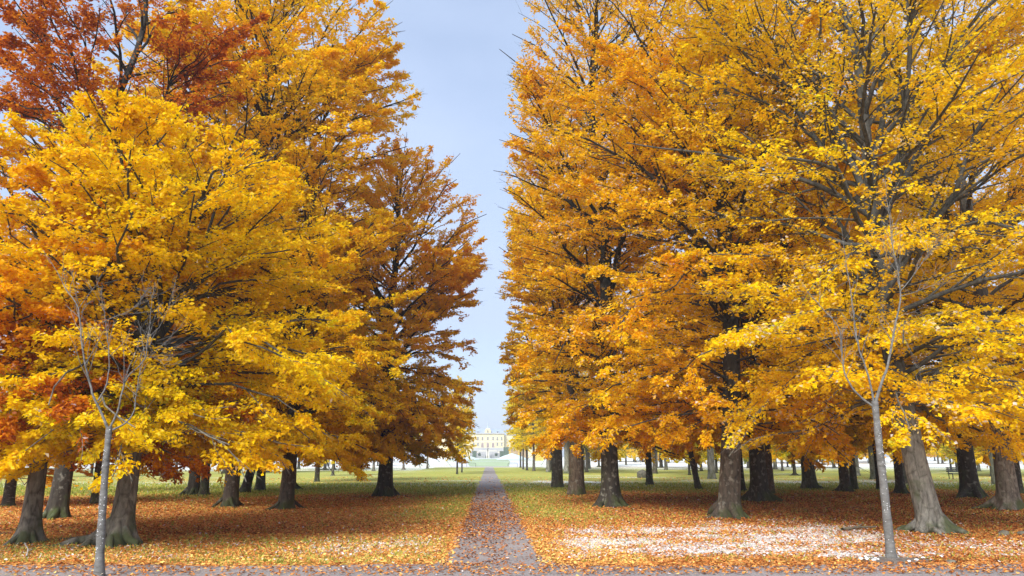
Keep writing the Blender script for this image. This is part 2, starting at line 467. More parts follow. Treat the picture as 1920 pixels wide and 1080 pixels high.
# ------------------------------------------------------------------ fallen leaves
def leaf_quads(P, D, N, Lg, Wd, fold):
    """P base (n,3), D direction, N normal, lengths, widths -> V, Q"""
    Wv = nrm(np.cross(D, N))
    Nn = np.cross(Wv, D)
    mid = P + D * (Lg * 0.48)[:, None]
    up = Nn * (fold * Wd)[:, None]
    v = np.stack([P, mid + Wv * (Wd * 0.5)[:, None] + up, P + D * Lg[:, None], mid - Wv * (Wd * 0.5)[:, None] + up], 1)
    n = len(P)
    return v.reshape(-1, 3), np.arange(n * 4).reshape(n, 4)

def scatter_leaves():
    rng = np.random.default_rng(5)
    Ps = []; T = []; Fr = []; S = []
    for (y0, y1, dens, size) in ((9, 13, 45, .078), (13, 18, 330, .082), (18, 26, 260, .086), (26, 36, 150, .10), (36, 52, 70, .13), (52, 80, 16, .16)):
        hw = 0.78 * y1 + 1.5
        n = int(dens * (y1 - y0) * 2 * hw)
        x = rng.uniform(-hw, hw, n); y = rng.uniform(y0, y1, n)
        keep = np.abs(x - y * math.tan(YAW)) < 0.76 * y + 1.2
        x, y = x[keep], y[keep]
        lf, sn, n2 = cover(x, y)
        dx = np.abs(x - 0.14)
        on_path = dx < 0.84
        on_road = y < road_edge(x)
        pc = 0.36 + 0.55 * sstep(18, 21, y) * (1 - sstep(30, 37, y)) 
        pc = pc * np.where((x > 0.45) & (y < 24), 0.45, 1.0) * (0.35 + 1.0 * fbm(x / 0.5, y / 1.1, 77))
        pc = pc * (1 - 0.75 * sstep(36, 50, y))
        edge = np.exp(-((dx - 0.95) / 0.3) ** 2)
        lf = np.maximum(lf, 0.9 * edge * (y < 34))
        rc = 0.20 + 0.55 * sstep(-3, 5, x) * sstep(11.2, 14.2, y) * (0.3 + fbm(x / .7, y / .7, 8)) + 0.34 * sstep(13.0, 14.4, y) + 0.10 * fbm(x, y, 40)
        prob = np.where(on_road, rc, np.where(on_path, pc, lf))
        # clumping
        prob = prob * (0.55 + 0.9 * vnoise(x * 2.3, y * 2.3, 55))
        k = rng.random(len(x)) < prob
        x, y, lf, sn, n2 = x[k], y[k], lf[k], sn[k], n2[k]; on_path, on_road = on_path[k], on_road[k]
        z = np.where(on_path | on_road, 0.012, 0.004) + rng.random(len(x)) * 0.03
        Ps.append(np.stack([x, y, z], -1))
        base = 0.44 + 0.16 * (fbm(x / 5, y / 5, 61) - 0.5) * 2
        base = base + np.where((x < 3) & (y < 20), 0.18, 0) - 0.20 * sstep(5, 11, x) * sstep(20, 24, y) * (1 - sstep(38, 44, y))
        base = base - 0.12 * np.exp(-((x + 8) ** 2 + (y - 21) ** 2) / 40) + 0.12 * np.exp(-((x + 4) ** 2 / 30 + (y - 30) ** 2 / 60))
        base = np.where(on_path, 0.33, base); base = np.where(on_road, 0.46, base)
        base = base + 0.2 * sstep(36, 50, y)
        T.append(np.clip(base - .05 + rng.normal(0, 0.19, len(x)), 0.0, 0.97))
        Fr.append((rng.random(len(x)) < sn * 0.80 + 0.012) * rng.uniform(0.5, 1.0, len(x)) * (y < 50))
        S.append(size * .88 * rng.uniform(0.7, 1.25, len(x)))
    P = np.concatenate(Ps); T = np.concatenate(T); Fr = np.concatenate(Fr); S = np.concatenate(S)
    n = len(P)
    a = rng.uniform(0, 2 * math.pi, n)
    D = nrm(np.stack([np.cos(a), np.sin(a), rng.normal(0.05, 0.22, n)], -1))
    N = nrm(np.stack([rng.normal(0, .33, n), rng.normal(0, .33, n), np.ones(n)], -1))
    P[:, 2] += np.maximum(0, -D[:, 2]) * S
    Vl, Ql = leaf_quads(P, D, N, S, S * rng.uniform(.5, .75, n), rng.uniform(-0.3, 0.45, n))
    Vl[:, 2] = np.maximum(Vl[:, 2], 0.010)
    print('fallen leaves', n)
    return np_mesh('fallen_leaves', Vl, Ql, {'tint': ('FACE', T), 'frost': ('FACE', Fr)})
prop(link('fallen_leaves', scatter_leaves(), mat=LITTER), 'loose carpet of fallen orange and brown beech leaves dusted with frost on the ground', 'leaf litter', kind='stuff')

def grass_blades():
    rng = np.random.default_rng(15)
    n = 260000
    y = 14.5 + 45 * rng.random(n) ** 1.2
    x = rng.uniform(-1, 1, n) * (0.74 * y + 1) + y * math.tan(YAW)
    lf, sn, n2 = cover(x, y)
    ok = (np.abs(x - .14) > 0.95) & (y > road_edge(x) + 0.15) & (rng.random(n) < np.clip(1.15 - lf, 0.04, 1) * (0.4 + 0.9 * fbm(x, y, 91)))
    x, y, sn = x[ok], y[ok], sn[ok]; n = len(x)
    a = rng.uniform(0, 6.28, n)
    D = nrm(np.stack([np.cos(a) * .6, np.sin(a) * .6, np.ones(n)], -1))
    a2 = a + 1.5
    N = np.stack([np.cos(a2), np.sin(a2), np.zeros(n)], -1)
    Lg = rng.uniform(.035, .09, n) * (1 + y / 60)
    Vl, Ql = leaf_quads(np.stack([x, y, np.full(n, -.005)], -1), D, N, Lg, Lg * 0.16 * (1 + y / 50), np.zeros(n))
    return np_mesh('grass', Vl, Ql, {'tint': ('FACE', rng.random(n)), 'frost': ('FACE', (rng.random(n) < sn * 0.7) * 0.8)})
GRASS = leaf_material('grass_blade', [(0, (0.14, 0.19, 0.02)), (0.5, (0.30, 0.36, 0.05)), (0.85, (0.50, 0.50, 0.11)), (1, (0.60, 0.48, 0.18))], 0.3, False)
prop(link('grass', grass_blades(), mat=GRASS), 'short green and yellowed grass blades poking through the leaf litter', 'grass', kind='stuff')

# ------------------------------------------------------------------ trees
def prof(kind, t):
    t = np.clip(t, 0, 1)
    if kind == 'column': return np.where(t < .5, 0.86 + 0.28 * np.sin(t * math.pi), 1.14 * np.sqrt(np.clip(1 - ((t - .5) / .52) ** 2, 0.02, 1)))
    if kind == 'dome': return np.where(t < .3, 0.85 + 0.5 * t, np.sqrt(np.clip(1 - ((t - .3) / .72) ** 2, 0.02, 1)))
    return np.where(t < .35, 0.7 + .857 * t, np.sqrt(np.clip(1 - ((t - .35) / .67) ** 2, 0.02, 1)))   # 'vase'

def pnoise(P, s, ph):
    a = P / s
    return (np.sin(a[:, 0] * 1.7 + ph + 1.3 * np.sin(a[:, 1] * 1.1 + ph)) + np.sin(a[:, 1] * 1.9 + 2 * ph + 1.1 * np.sin(a[:, 2] * 1.3)) +
            np.sin(a[:, 2] * 2.3 + 3 * ph + 1.2 * np.sin(a[:, 0] * .9))) / 3

def grow(seed, H, hb, Rc, r0, kind='column', nlimb=44, nleaf=70000, leaf=.085, lean=(0, 0), origin=(0, 0), keep=None, bare_top=0.0,
         flare=0.55, roots=4, twigs=True, upright=0.0, ztint=0.0, sway=0.5, droop=0.5, nmajor=5, sec_step=0.55, frost=0.0, fork=None, taper=1.0, skirt=16, bigroots=None, dense=0.0, rootw=.34):
    """returns (trunk mesh with limbs, crown mesh); keep(P_world)->signed distance inside the allowed space"""
    rng = np.random.default_rng(seed)
    org = np.array([origin[0], origin[1], 0.0])
    acc = Acc()
    # --- trunk
    k = 40
    s = np.linspace(0, 1, k) ** 1.8
    zs = s * H * 0.97
    px = lean[0] * 7 * (1 - np.exp(-zs / 7)); py = lean[1] * 7 * (1 - np.exp(-zs / 7))
    ph = rng.uniform(0, 6.28, 4)
    w = sway * np.clip((zs - 3) / 12, 0, 1)
    px += w * (np.sin(zs * .33 + ph[0]) * .6 + np.sin(zs * .8 + ph[1]) * .22)
    py += w * (np.sin(zs * .31 + ph[2]) * .6 + np.sin(zs * .75 + ph[3]) * .22)
    TP = np.stack([px, py, zs], -1)
    TR = r0 * np.where(zs < H * .35, 1 - 0.30 * taper * zs / (H * .35), (1 - .30 * taper) * np.clip(1 - (zs - H * .35) / (H * .64), 0.03, 1) ** 0.85)
    sides = 28
    th = np.arange(sides) / sides * 2 * math.pi
    nl = rng.integers(4, 6); pr = rng.uniform(0, 6.28)
    lobes = 0.5 + 0.5 * np.cos(nl * th + pr + .5 * np.sin(th * 2 + pr))
    hf = 0.13 + r0 * .5
    fl = np.exp(-zs / hf)[:, None]
    rr = TR[:, None] * (1 + flare * fl * (0.25 + 1.1 * lobes[None]) + 0.05 * np.exp(-zs / 1.8)[:, None] * lobes[None] + 0.03 * np.sin(3 * th[None] + zs[:, None] * .8 + pr)
                        + 0.022 * np.sin(7 * th[None] + 1.7 * np.sin(zs[:, None] * 1.3) + pr) + 0.02 * np.sin(5 * th[None] - zs[:, None] * 2.6 + 2 * pr) * np.sin(zs[:, None] * 3.1 + pr))
    TV = np.stack([px[:, None] + rr * np.cos(th), py[:, None] + rr * np.sin(th), np.repeat(zs[:, None], sides, 1)], -1)
    TV[0, :, 2] = -0.12
    ix = np.arange(k * sides).reshape(k, sides)
    acc.add(TV.reshape(-1, 3), np.stack([ix[:-1], np.roll(ix[:-1], -1, 1), np.roll(ix[1:], -1, 1), ix[1:]], -1).reshape(-1, 4))
    # --- surface roots
    for j in range(roots):
        a = (j + rng.uniform(-.25, .25)) / max(roots, 1) * 6.283 + pr
        Lr = r0 * rng.uniform(1.8, 4.2)
        tt = np.linspace(0, 1, 8)
        a_t = a + 0.5 * rng.normal() * tt
        rad = r0 * 0.55 + tt * Lr
        zc = r0 * 1.25 * (1 - tt) ** 2.3 + 0.05 - 0.13 * tt + .02 * np.sin(tt * 9 + j)
        RP = np.stack([rad * np.cos(a_t), rad * np.sin(a_t), zc], -1)
        acc.add(*tubes(RP[None], (r0 * (rootw * (1 - tt) ** .8 + 0.08))[None], 8))
    for a, Lr, rr0 in (bigroots or []):
        tt = np.linspace(0, 1, 12)
        a_t = a + .22 * np.sin(tt * 5 + a)
        rad = r0 * .5 + tt * Lr
        zc = rr0 * 3.2 * (1 - tt) ** 3 + rr0 * .35 * (1 - tt) + .03 * np.sin(tt * 14)
        RP = np.stack([rad * np.cos(a_t), rad * np.sin(a_t), zc], -1)
        acc.add(*tubes(RP[None], (rr0 * ((1 - tt) ** .8 * .85 + .15))[None], 10))
    def trunk_at(z):
        return np.stack([np.interp(z, zs, px), np.interp(z, zs, py), z], -1)
    def env(P):
        z = P[:, 2]; t = np.clip((z - hb) / (H - hb), 0, 1)
        az = np.arctan2(P[:, 1], P[:, 0])
        rmax = Rc * prof(kind, t) * (1.03 + .10 * np.sin(az * 3 + seed + z * .5) + .08 * np.sin(az * 7 + z * 1.3 + seed))
        rad = np.hypot(P[:, 0] - np.interp(z, zs, px) * .5, P[:, 1] - np.interp(z, zs, py) * .5)
        return np.minimum(rmax - rad, H + .3 - z)
    keep0 = keep
    def keep(P):
        e = env(P - org)
        if keep0 is None: return e
        side = 1.0 if org[0] > 0 else -1.0
        return np.minimum(np.minimum(e, keep0(P)), side * (P[:, 0] - .14) - .3)
    LP, LR = [], []
    def limb(p0, az, el0, el1, length, rad, kk=9):
        tt = np.linspace(0, 1, kk)
        el = el0 + (el1 - el0) * tt + rng.normal(0, .17, kk)
        azs = az + np.cumsum(rng.normal(0, .15, kk))
        st = length / (kk - 1)
        d = np.stack([np.cos(azs) * np.cos(el), np.sin(azs) * np.cos(el), np.sin(el)], -1) * st
        P = np.concatenate([[p0], p0 + np.cumsum(d[:-1], 0)])
        if keep is not None:
            for _ in range(2):
                dd = keep(P + org)
                bad = np.argmax(dd < -0.1) if (dd < -0.1).any() else None
                if bad is None: break
                f = max(bad - .3, 1.0) / (kk - 1)
                P = p0 + (P - p0) * f
        return P, rad * (1 - tt * .88) + 0.006
    # codominant stems
    axes = []
    for j in range(nmajor):
        z = H * rng.uniform(.22, .5)
        az = j * 2.4 + rng.uniform(-.4, .4)
        el = R(rng.uniform(52, 68))
        Ln = min((H - z) * .92, Rc * .62 / math.cos(el))
        P, r_ = limb(trunk_at(z), az, el, el + .22, Ln, r0 * .36)
        axes.append((P, r_)); LP.append(P); LR.append(r_)
    if fork is not None:
        az, el, z, Ln, rf = fork
        P, r_ = limb(trunk_at(z), az, el, el + .25, Ln, r0 * rf)
        axes.append((P, r_)); LP.append(P); LR.append(r_)
    # limbs
    zmin = hb
    for j in range(nlimb):
        t = ((j + rng.uniform(0, .8)) / nlimb) ** 1.22
        z = zmin + (H * .955 - zmin) * t
        az = j * 2.39996 + rng.uniform(-.3, .3)
        p0 = trunk_at(z)
        R_here = Rc * float(prof(kind, t)) * (1 + .16 * math.sin(az * 3 + seed) * math.sin(z * .9 + seed) + rng.uniform(-.16, .12))
        e0 = R(4 + 66 * t ** .8 + upright * 24 * t + rng.uniform(-9, 9)); e1 = R(-52 * droop * max(0, 1 - 2.2 * t) + 52 * t + upright * 30 * t + rng.uniform(-9, 9))
        reach = max(R_here, 1.0)
        Ln = reach / max(.45, math.cos((e0 + e1) / 2))
        rb = max(0.025, min(np.interp(z, zs, TR) * .45, 0.010 + 0.0095 * Ln))
        P, r_ = limb(p0, az, e0, e1, Ln, rb)
        LP.append(P); LR.append(r_)
    for j in range(skirt):      # low boughs that rise a little and then hang like a curtain
        z = hb + rng.uniform(-.1, 1) ** 2 * min(4.5, (H - hb) * .35)
        az = j * 2.39996 + 1.0 + rng.uniform(-.4, .4)
        Ln = Rc * rng.uniform(.45, 1.05) * (.8 + .2 * (z - hb))
        P, r_ = limb(trunk_at(z), az, R(rng.uniform(12, 34)), R(rng.uniform(-74, -30)), Ln, max(.022, min(np.interp(z, zs, TR) * .3, .010 + .006 * Ln)))
        LP.append(P); LR.append(r_)
    for P, r_ in axes:
        for j in range(9):
            s_ = rng.uniform(.25, 1)
            i = s_ * (len(P) - 1); i0 = int(min(i, len(P) - 2)); p0 = P[i0] + (P[i0 + 1] - P[i0]) * (i - i0)
            t = np.clip((p0[2] - hb) / (H - hb), 0, 1)
            out = math.atan2(p0[1], p0[0]) + rng.uniform(-1.3, 1.3)
            rd = math.hypot(p0[0], p0[1])
            reach = max(1.2, Rc * float(prof(kind, t)) * rng.uniform(.8, 1.05) - rd * .8)
            e0 = R(15 + 40 * t + upright * 18); e1 = R(-10 + 50 * t + upright * 20)
            Pn, rn = limb(p0, out, e0, e1, reach / max(.45, math.cos((e0 + e1) / 2)), max(.025, np.interp(i, np.arange(len(r_)), r_) * .5))
            LP.append(Pn); LR.append(rn)
    LP = np.array(LP); LR = np.array(LR)
    acc.add(*tubes(LP, LR, 7))
    # --- secondaries
    SP, SR = [], []
    for P, r_ in zip(LP, LR):
        seg = np.linalg.norm(np.diff(P, axis=0), axis=1); cum = np.concatenate([[0], np.cumsum(seg)]); Ln = cum[-1]
        if Ln < .3: continue
        m = max(3, int(Ln * .86 / sec_step))
        ss = np.linspace(.16, 1.0, m) * Ln
        base = np.stack([np.interp(ss, cum, P[:, c]) for c in range(3)], -1)
        ti = np.clip(np.searchsorted(cum, ss) - 1, 0, len(seg) - 1)
        tg = nrm(np.diff(P, axis=0))[ti]
        sgn = np.where(np.arange(m) % 2 == 0, 1, -1.0)
        ang = sgn * R(50) * (1 - .55 * ss / Ln) + rng.normal(0, .22, m)
        ca, sa = np.cos(ang), np.sin(ang)
        D = np.stack([tg[:, 0] * ca - tg[:, 1] * sa, tg[:, 0] * sa + tg[:, 1] * ca, tg[:, 2] * .75 + rng.normal(0.0, .13, m)], -1)
        hor = np.linalg.norm(tg[:, :2], axis=1)
        steep = hor < .5
        if steep.any():
            aa = rng.uniform(0, 6.28, m)
            Ds = np.stack([np.cos(aa) * .62, np.sin(aa) * .62, np.full(m, .75)], -1)
            D[steep] = Ds[steep]
        D = nrm(D)
        ll = np.clip(.42 * Ln * (1.08 - .72 * ss / Ln), .55, 3.4) * rng.uniform(.75, 1.2, m)
        tt = np.linspace(0, 1, 5)
        bend = np.zeros((m, 5, 3)); bend[:, :, 2] = (-.13 * droop * (1 - .8 * np.clip((base[:, 2] - hb) / (H - hb), 0, 1)))[:, None] * tt ** 2 * ll[:, None]
        bend += (rng.normal(0, .05, (m, 1, 3)) * ll[:, None, None]) * np.sin(tt * 3.1)[None, :, None]
        SP.append(base[:, None] + D[:, None] * (tt[None, :, None] * ll[:, None, None]) + bend)
        rb = np.interp(ss, cum, r_) * .55
        SR.append(np.clip(rb, .006, .05)[:, None] * (1 - .8 * tt)[None] + .002)
    SP = np.concatenate(SP); SR = np.concatenate(SR)
    if keep is not None:
        ok = keep(SP[:, 3] + org) > -0.2
        SP, SR = SP[ok], SR[ok]
    acc.add(*tubes(SP, SR, 4))
    # --- twigs carrying leaf sprays
    m, per = len(SP), 7
    u = (np.arange(per)[None] + rng.uniform(0, 1, (m, per))) / per * .9 + .12
    u = np.clip(u, 0, 1)
    f = u * 4; i0 = np.minimum(f.astype(int), 3); fr_ = (f - i0)[..., None]
    rowi = np.arange(m)[:, None]
    base = SP[rowi, i0] * (1 - fr_) + SP[rowi, i0 + 1] * fr_
    tg = nrm(SP[rowi, i0 + 1] - SP[rowi, i0])
    sgn = np.where(np.arange(per) % 2 == 0, 1.0, -1.0)[None]
    ang = sgn * R(48) + rng.normal(0, .3, (m, per))
    ca, sa = np.cos(ang), np.sin(ang)
    D = np.stack([tg[..., 0] * ca - tg[..., 1] * sa, tg[..., 0] * sa + tg[..., 1] * ca, tg[..., 2] + rng.normal(-.06, .16, (m, per))], -1)
    D[..., 2] += upright * .5
    D = nrm(D).reshape(-1, 3); base = base.reshape(-1, 3)
    sl = np.linalg.norm(SP[:, -1] - SP[:, 0], axis=1)
    TL = (np.clip(sl, .6, 2.2)[:, None] * .36 * rng.uniform(.6, 1.25, (m, per))).reshape(-1)
    t_h = np.clip((base[:, 2] - hb) / (H - hb), 0, 1)
    if keep is not None:
        ok = keep(base + org) > -0.12
        base, D, TL, t_h = base[ok], D[ok], TL[ok], t_h[ok]
    nt_ = len(base)
    if twigs:
        tt = np.array([0, .55, 1.0])
        TPp = base[:, None] + D[:, None] * (tt[None, :, None] * TL[:, None, None])
        TPp[:, 2, 2] += TL * .07 * rng.normal(0, 1, nt_)
        acc.add(*tubes(TPp, np.repeat(np.array([[.0045, .003, .0012]]), nt_, 0) * (1.0 + 0 * TL[:, None]), 3))
    # --- leaves
    per = max(3, int(round(nleaf / nt_)))
    per = int(per * 1.0); uu = (np.arange(per)[None] + rng.uniform(.1, 1, (nt_, per))) / per
    LB = base[:, None] + D[:, None] * (uu * TL[:, None] * 1.02)[..., None]
    Dx = np.repeat(D[:, None], per, 1)
    up0 = nrm(np.array([0, 0, 1.0]) + rng.normal(0, .22, (nt_, 3)))
    side = nrm(np.cross(D, up0))
    sg = np.where(np.arange(per) % 2 == 0, 1.0, -1.0)[None, :, None]
    ld = nrm(Dx * .55 + side[:, None] * sg * .85 + rng.normal(0, .28, (nt_, per, 3)) + np.array([0, 0, -.22]))
    nn = nrm(up0[:, None] * .8 + rng.normal(0, .62, (nt_, per, 3)))
    tw = np.repeat(np.arange(nt_), per)
    LB = LB.reshape(-1, 3); ld = ld.reshape(-1, 3); nn = nn.reshape(-1, 3)
    LB = LB + rng.normal(0, .045, LB.shape)
    clus = pnoise(LB + org, 1.5, seed * .7) * .6 + pnoise(LB + org, .55, seed * 1.1) * .28
    gap = pnoise(LB + org, 1.15, seed * 1.9 + 2)
    drop = np.clip(bare_top * sstep(.55, 1, t_h[tw]) , 0, 1)
    ok = (rng.random(len(LB)) > drop) & (gap > -.80 + (.52 - dense) * sstep(.3, .9, t_h[tw]) + .25 * (rng.random(len(LB)) - .5))
    if keep is not None: ok &= keep(LB + org) > rng.uniform(0, .25, len(LB))
    twt = rng.normal(0, .09, nt_)[tw]
    tint = .5 + .42 * clus + twt + rng.normal(0, .15, len(LB)) + ztint * (t_h[tw] - .4)
    LB, ld, nn, tint = LB[ok], ld[ok], nn[ok], tint[ok]
    n = len(LB)
    Lg = leaf * rng.uniform(.6, 1.6, n)
    Vl, Ql = leaf_quads(LB, ld, nn, Lg, Lg * rng.uniform(.55, .75, n), rng.uniform(.0, .35, n))
    fclus = sstep(.15, .6, pnoise(LB + org, .9, seed + 5))
    fr = (rng.random(n) < frost * (.25 + 1.6 * fclus)) * rng.uniform(.35, .95, n)
    crown = np_mesh('crown', Vl, Ql, {'tint': ('FACE', tint), 'frost': ('FACE', fr)})
    return acc.mesh('trunk'), crown

NLEAF_TOTAL = 0
def plant(px, py, w_px, label, seed, hue, spread=.34, bark=(.12, .10, .085), cat='tree', name='beech_tree', group='beech trees of the park grove', **kw):
    global NLEAF_TOTAL
    x, y = ground_pt(px, py)
    r0 = 0.5 * w_px * (y / fy * 1.0) / F_PX * fy * 1.03
    kw.setdefault('keep', KEEP)
    kw['nleaf'] = int(kw['nleaf'] * 1.65)
    hue += .03 if px < 916 else .105; spread *= 1.2
    trunk, crown = grow(seed, r0=r0, origin=(x, y), **kw)
    NLEAF_TOTAL += len(crown.polygons)
    e = empty(name, (x, y, 0), label, cat, group)
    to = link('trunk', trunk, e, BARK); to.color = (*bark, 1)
    co = link('crown', crown, e, LEAF); co.color = (hue - spread * .5, spread, 0, 1)
    return e

def KEEP(P):
    """free air: the trimmed avenue and the space in front of the first row"""
    x, y, z = P[:, 0] - .14, P[:, 1], P[:, 2]
    wav = .28 * np.sin(z * 1.1 + y * .4) + .2 * np.sin(z * 2.7 + y)
    av = np.where(x > 0, np.abs(x) - (0.75 + wav + .012 * np.maximum(y - 30, 0) + .05 * np.maximum(z - 14, 0)),
                  np.abs(x) - (0.55 + wav + .012 * np.maximum(y - 30, 0)))
    front = y - (np.where(x < 0, 13.7, 15.1) + .35 * np.sin(x * .9 + z * .7))
    low = z - (np.where(x < 0, 1.35, 1.85) + .35 * np.sin(x * 1.7) * np.sin(x * .6 + y * .4) + np.clip((y - 18) * .012, 0, .5))
    return np.minimum(np.minimum(av, front), low)

GREY, DARK, BROWN, PALE = (.115, .110, .095), (.034, .028, .021), (.072, .058, .045), (.20, .20, .185)
# ---- left side
plant(52, 1018, 31, 'grey old beech with copper red leaves hanging low at the left frame edge', 11, .44, .34, bark=(.17, .165, .145), ztint=1.3, H=10.5, hb=2.3, Rc=5.2, kind='dome', nlimb=34, nleaf=95000, leaf=.088, frost=.05, flare=.9, nmajor=3, skirt=22)
plant(105, 972, 30, 'leaning twin stemmed beech with sparse dark copper leaves and bare upper limbs', 12, .21, .32, bark=DARK, H=25, hb=7.0, Rc=5.2, kind='vase', nlimb=34, nleaf=42000, leaf=.11, skirt=0, lean=(.05, 0), bare_top=.4, upright=.35, nmajor=6, fork=(2.6, R(70), .5, 9, .75), roots=3)
plant(222, 1022, 37, 'thick mossy beech with bright yellow leaves and wide root buttress behind the left sapling', 13, .73, .25, bark=(.16, .155, .135), bigroots=[(3.2, 1.5, .15), (3.75, .9, .13), (5.6, .8, .12)], H=10.2, hb=2.3, Rc=5.6, kind='vase', nlimb=46, nleaf=130000, leaf=.085, lean=(.03, .02), flare=1.0, roots=5, frost=.012, ztint=-.25, skirt=60)
plant(362, 928, 19, 'tall slim golden beech with open top far left of the path', 14, .60, .32, bark=DARK, H=27, hb=4, Rc=5.8, kind='vase', nlimb=46, nleaf=62000, leaf=.115, upright=.25, bare_top=.35)
plant(430, 950, 25, 'tallest beech left of the path with a broad golden crown reaching over the lawn', 15, .66, .36, bark=BROWN, H=29, hb=3.3, Rc=7.4, kind='vase', nlimb=64, nleaf=165000, leaf=.112, dense=.3, lean=(.03, 0), taper=.35, nmajor=7, droop=.4, flare=.35, roots=3, rootw=.2)
plant(535, 955, 25, 'yellow leaved beech with pale bark whose low branches hang in front of its trunk', 16, .71, .28, bark=BROWN, H=15, hb=2.1, Rc=4.7, kind='dome', nlimb=48, nleaf=95000, leaf=.10, lean=(.03, 0), flare=.35, roots=3, rootw=.2, ztint=-.2, skirt=40)
plant(545, 918, 17, 'greenish yellow beech standing half hidden behind the pale barked one', 17, .82, .24, bark=DARK, H=19, hb=3.6, Rc=6.5, kind='dome', nlimb=40, nleaf=52000, leaf=.13)
plant(722, 931, 26, 'dark trunked beech nearest the path on the left with rust brown upper crown', 18, .61, .34, bark=DARK, H=19.3, hb=2.2, Rc=5.2, kind='column', nlimb=60, nleaf=150000, leaf=.12, dense=.3, bare_top=.45, upright=.1, ztint=-.6, flare=.7, skirt=70, droop=.7)
# ---- right side
plant(1145, 950, 31, 'dark trunked beech first in the row right of the path with an orange clipped crown', 21, .49, .30, bark=DARK, H=27, hb=2.8, Rc=6.0, kind='column', nlimb=72, nleaf=150000, leaf=.10, bare_top=.45, upright=.35, flare=.95, ztint=-.2, frost=.09, skirt=34)
plant(1081, 928, 27, 'rough brown beech second in the row right of the path', 22, .50, .30, bark=(.12, .09, .065), H=25, hb=4.2, Rc=5.2, kind='column', nlimb=50, nleaf=62000, leaf=.125, upright=.3, flare=.25, roots=0)
plant(1045, 915, 20, 'straight brown beech third in the row right of the path', 23, .55, .30, bark=BROWN, H=24, hb=5.0, Rc=4.6, kind='column', nlimb=44, nleaf=42000, leaf=.15, upright=.3, flare=.2, roots=0)
plant(1365, 970, 38, 'leaning brown beech with spreading roots between the path and the right sapling', 24, .50, .32, bark=BROWN, H=23, hb=2.9, Rc=6.4, kind='vase', nlimb=58, nleaf=120000, leaf=.095, lean=(.13, 0), flare=.75, roots=6, frost=.12, skirt=28)
plant(1425, 940, 29, 'nearly black trunked beech behind the leaning brown one', 25, .55, .30, bark=(.045, .038, .03), H=25, hb=3.0, Rc=6.2, kind='vase', nlimb=48, nleaf=72000, leaf=.115, upright=.15, flare=.8)
plant(1519, 917, 23, 'grey green beech with mossy foot in the middle of the right grove', 26, .44, .30, bark=(.12, .12, .09), H=25, hb=3.4, Rc=6.4, kind='vase', nlimb=44, nleaf=50000, leaf=.14, lean=(-.02, 0), upright=.2)
plant(1750, 998, 42, 'big smooth grey beech leaning left with thick clawed roots behind the right sapling', 27, .63, .28, bark=PALE, H=20, hb=3.2, Rc=7.4, kind='vase', nlimb=60, nleaf=150000, leaf=.088, lean=(-.14, .02), flare=.85, roots=6, bigroots=[(4.2, .8, .13), (5.2, .9, .14), (2.8, 1.0, .12)], frost=.10, droop=.6, nmajor=7, skirt=30)
plant(1893, 956, 33, 'brown grey beech with a darker stem pressed against it at the right frame edge', 28, .53, .28, bark=(.15, .13, .11), H=24, hb=2.7, Rc=7.4, kind='vase', nlimb=54, nleaf=105000, leaf=.10, lean=(.02, 0), frost=.05, flare=.6, fork=(3.3, R(84), .25, 10, .6))
plant(1823, 933, 30, 'dark beech with a hollow in its foot beside the park bench', 29, .60, .30, bark=DARK, H=23, hb=3.0, Rc=6.6, kind='vase', nlimb=46, nleaf=68000, leaf=.12, lean=(-.03, 0))
plant(1586, 922, 18, 'straight brown beech standing close to a thinner twin right of the grove centre', 30, .62, .28, bark=BROWN, H=23, hb=3.4, Rc=5.5, kind='vase', nlimb=40, nleaf=48000, leaf=.14)
plant(1690, 926, 15, 'black trunked beech seen between the right sapling and the big grey beech', 31, .66, .28, bark=(.05, .042, .03), H=22, hb=3.5, Rc=5.6, kind='vase', nlimb=38, nleaf=44000, leaf=.135, flare=1.0)
print('hero leaves', NLEAF_TOTAL)

# ---- shared kinds for the deeper grove
protos = []
for i, (seed, H, hb, Rc, kind, nl, lf) in enumerate([(41, 20, 3.6, 5.5, 'vase', 24000, .20), (42, 17, 3.2, 5.0, 'dome', 22000, .20), (43, 22, 5.0, 5.0, 'column', 22000, .21)]):
    protos.append(grow(seed, H=H, hb=hb, Rc=Rc, r0=.26, kind=kind, nlimb=30, nleaf=nl, leaf=lf, twigs=False, sec_step=.9, flare=.4, roots=0, nmajor=4))
far_protos = []
for i, (seed, H, hb, Rc, kind, nl, lf) in enumerate([(51, 18, 3.2, 5.5, 'dome', 8000, .36), (52, 21, 4.5, 5.0, 'vase', 6500, .34), (53, 19, 4.0, 4.2, 'column', 3600, .26)]):
    far_protos.append(grow(seed, H=H, hb=hb, Rc=Rc, r0=.24, kind=kind, nlimb=24, nleaf=nl, leaf=lf, twigs=False, sec_step=1.2, flare=.6, roots=2, nmajor=4))
for tr, cr in protos + far_protos:
    tr.materials.append(BARK); cr.materials.append(LEAF)

def copy_tree(proto, x, y, z0, rz, s, sx, hue, spread, bark, label, group, lean=0.0):
    e = empty('beech_tree', (x, y, z0), label, 'tree', group)
    e.rotation_euler = (0, lean, rz if not lean else 0.0)
    e.scale = (sx, sx, s)
    to = link('trunk', proto[0], e); to.color = (*bark, 1)
    co = link('crown', proto[1], e); co.color = (hue - spread * .5, spread, 0, 1)
    return e

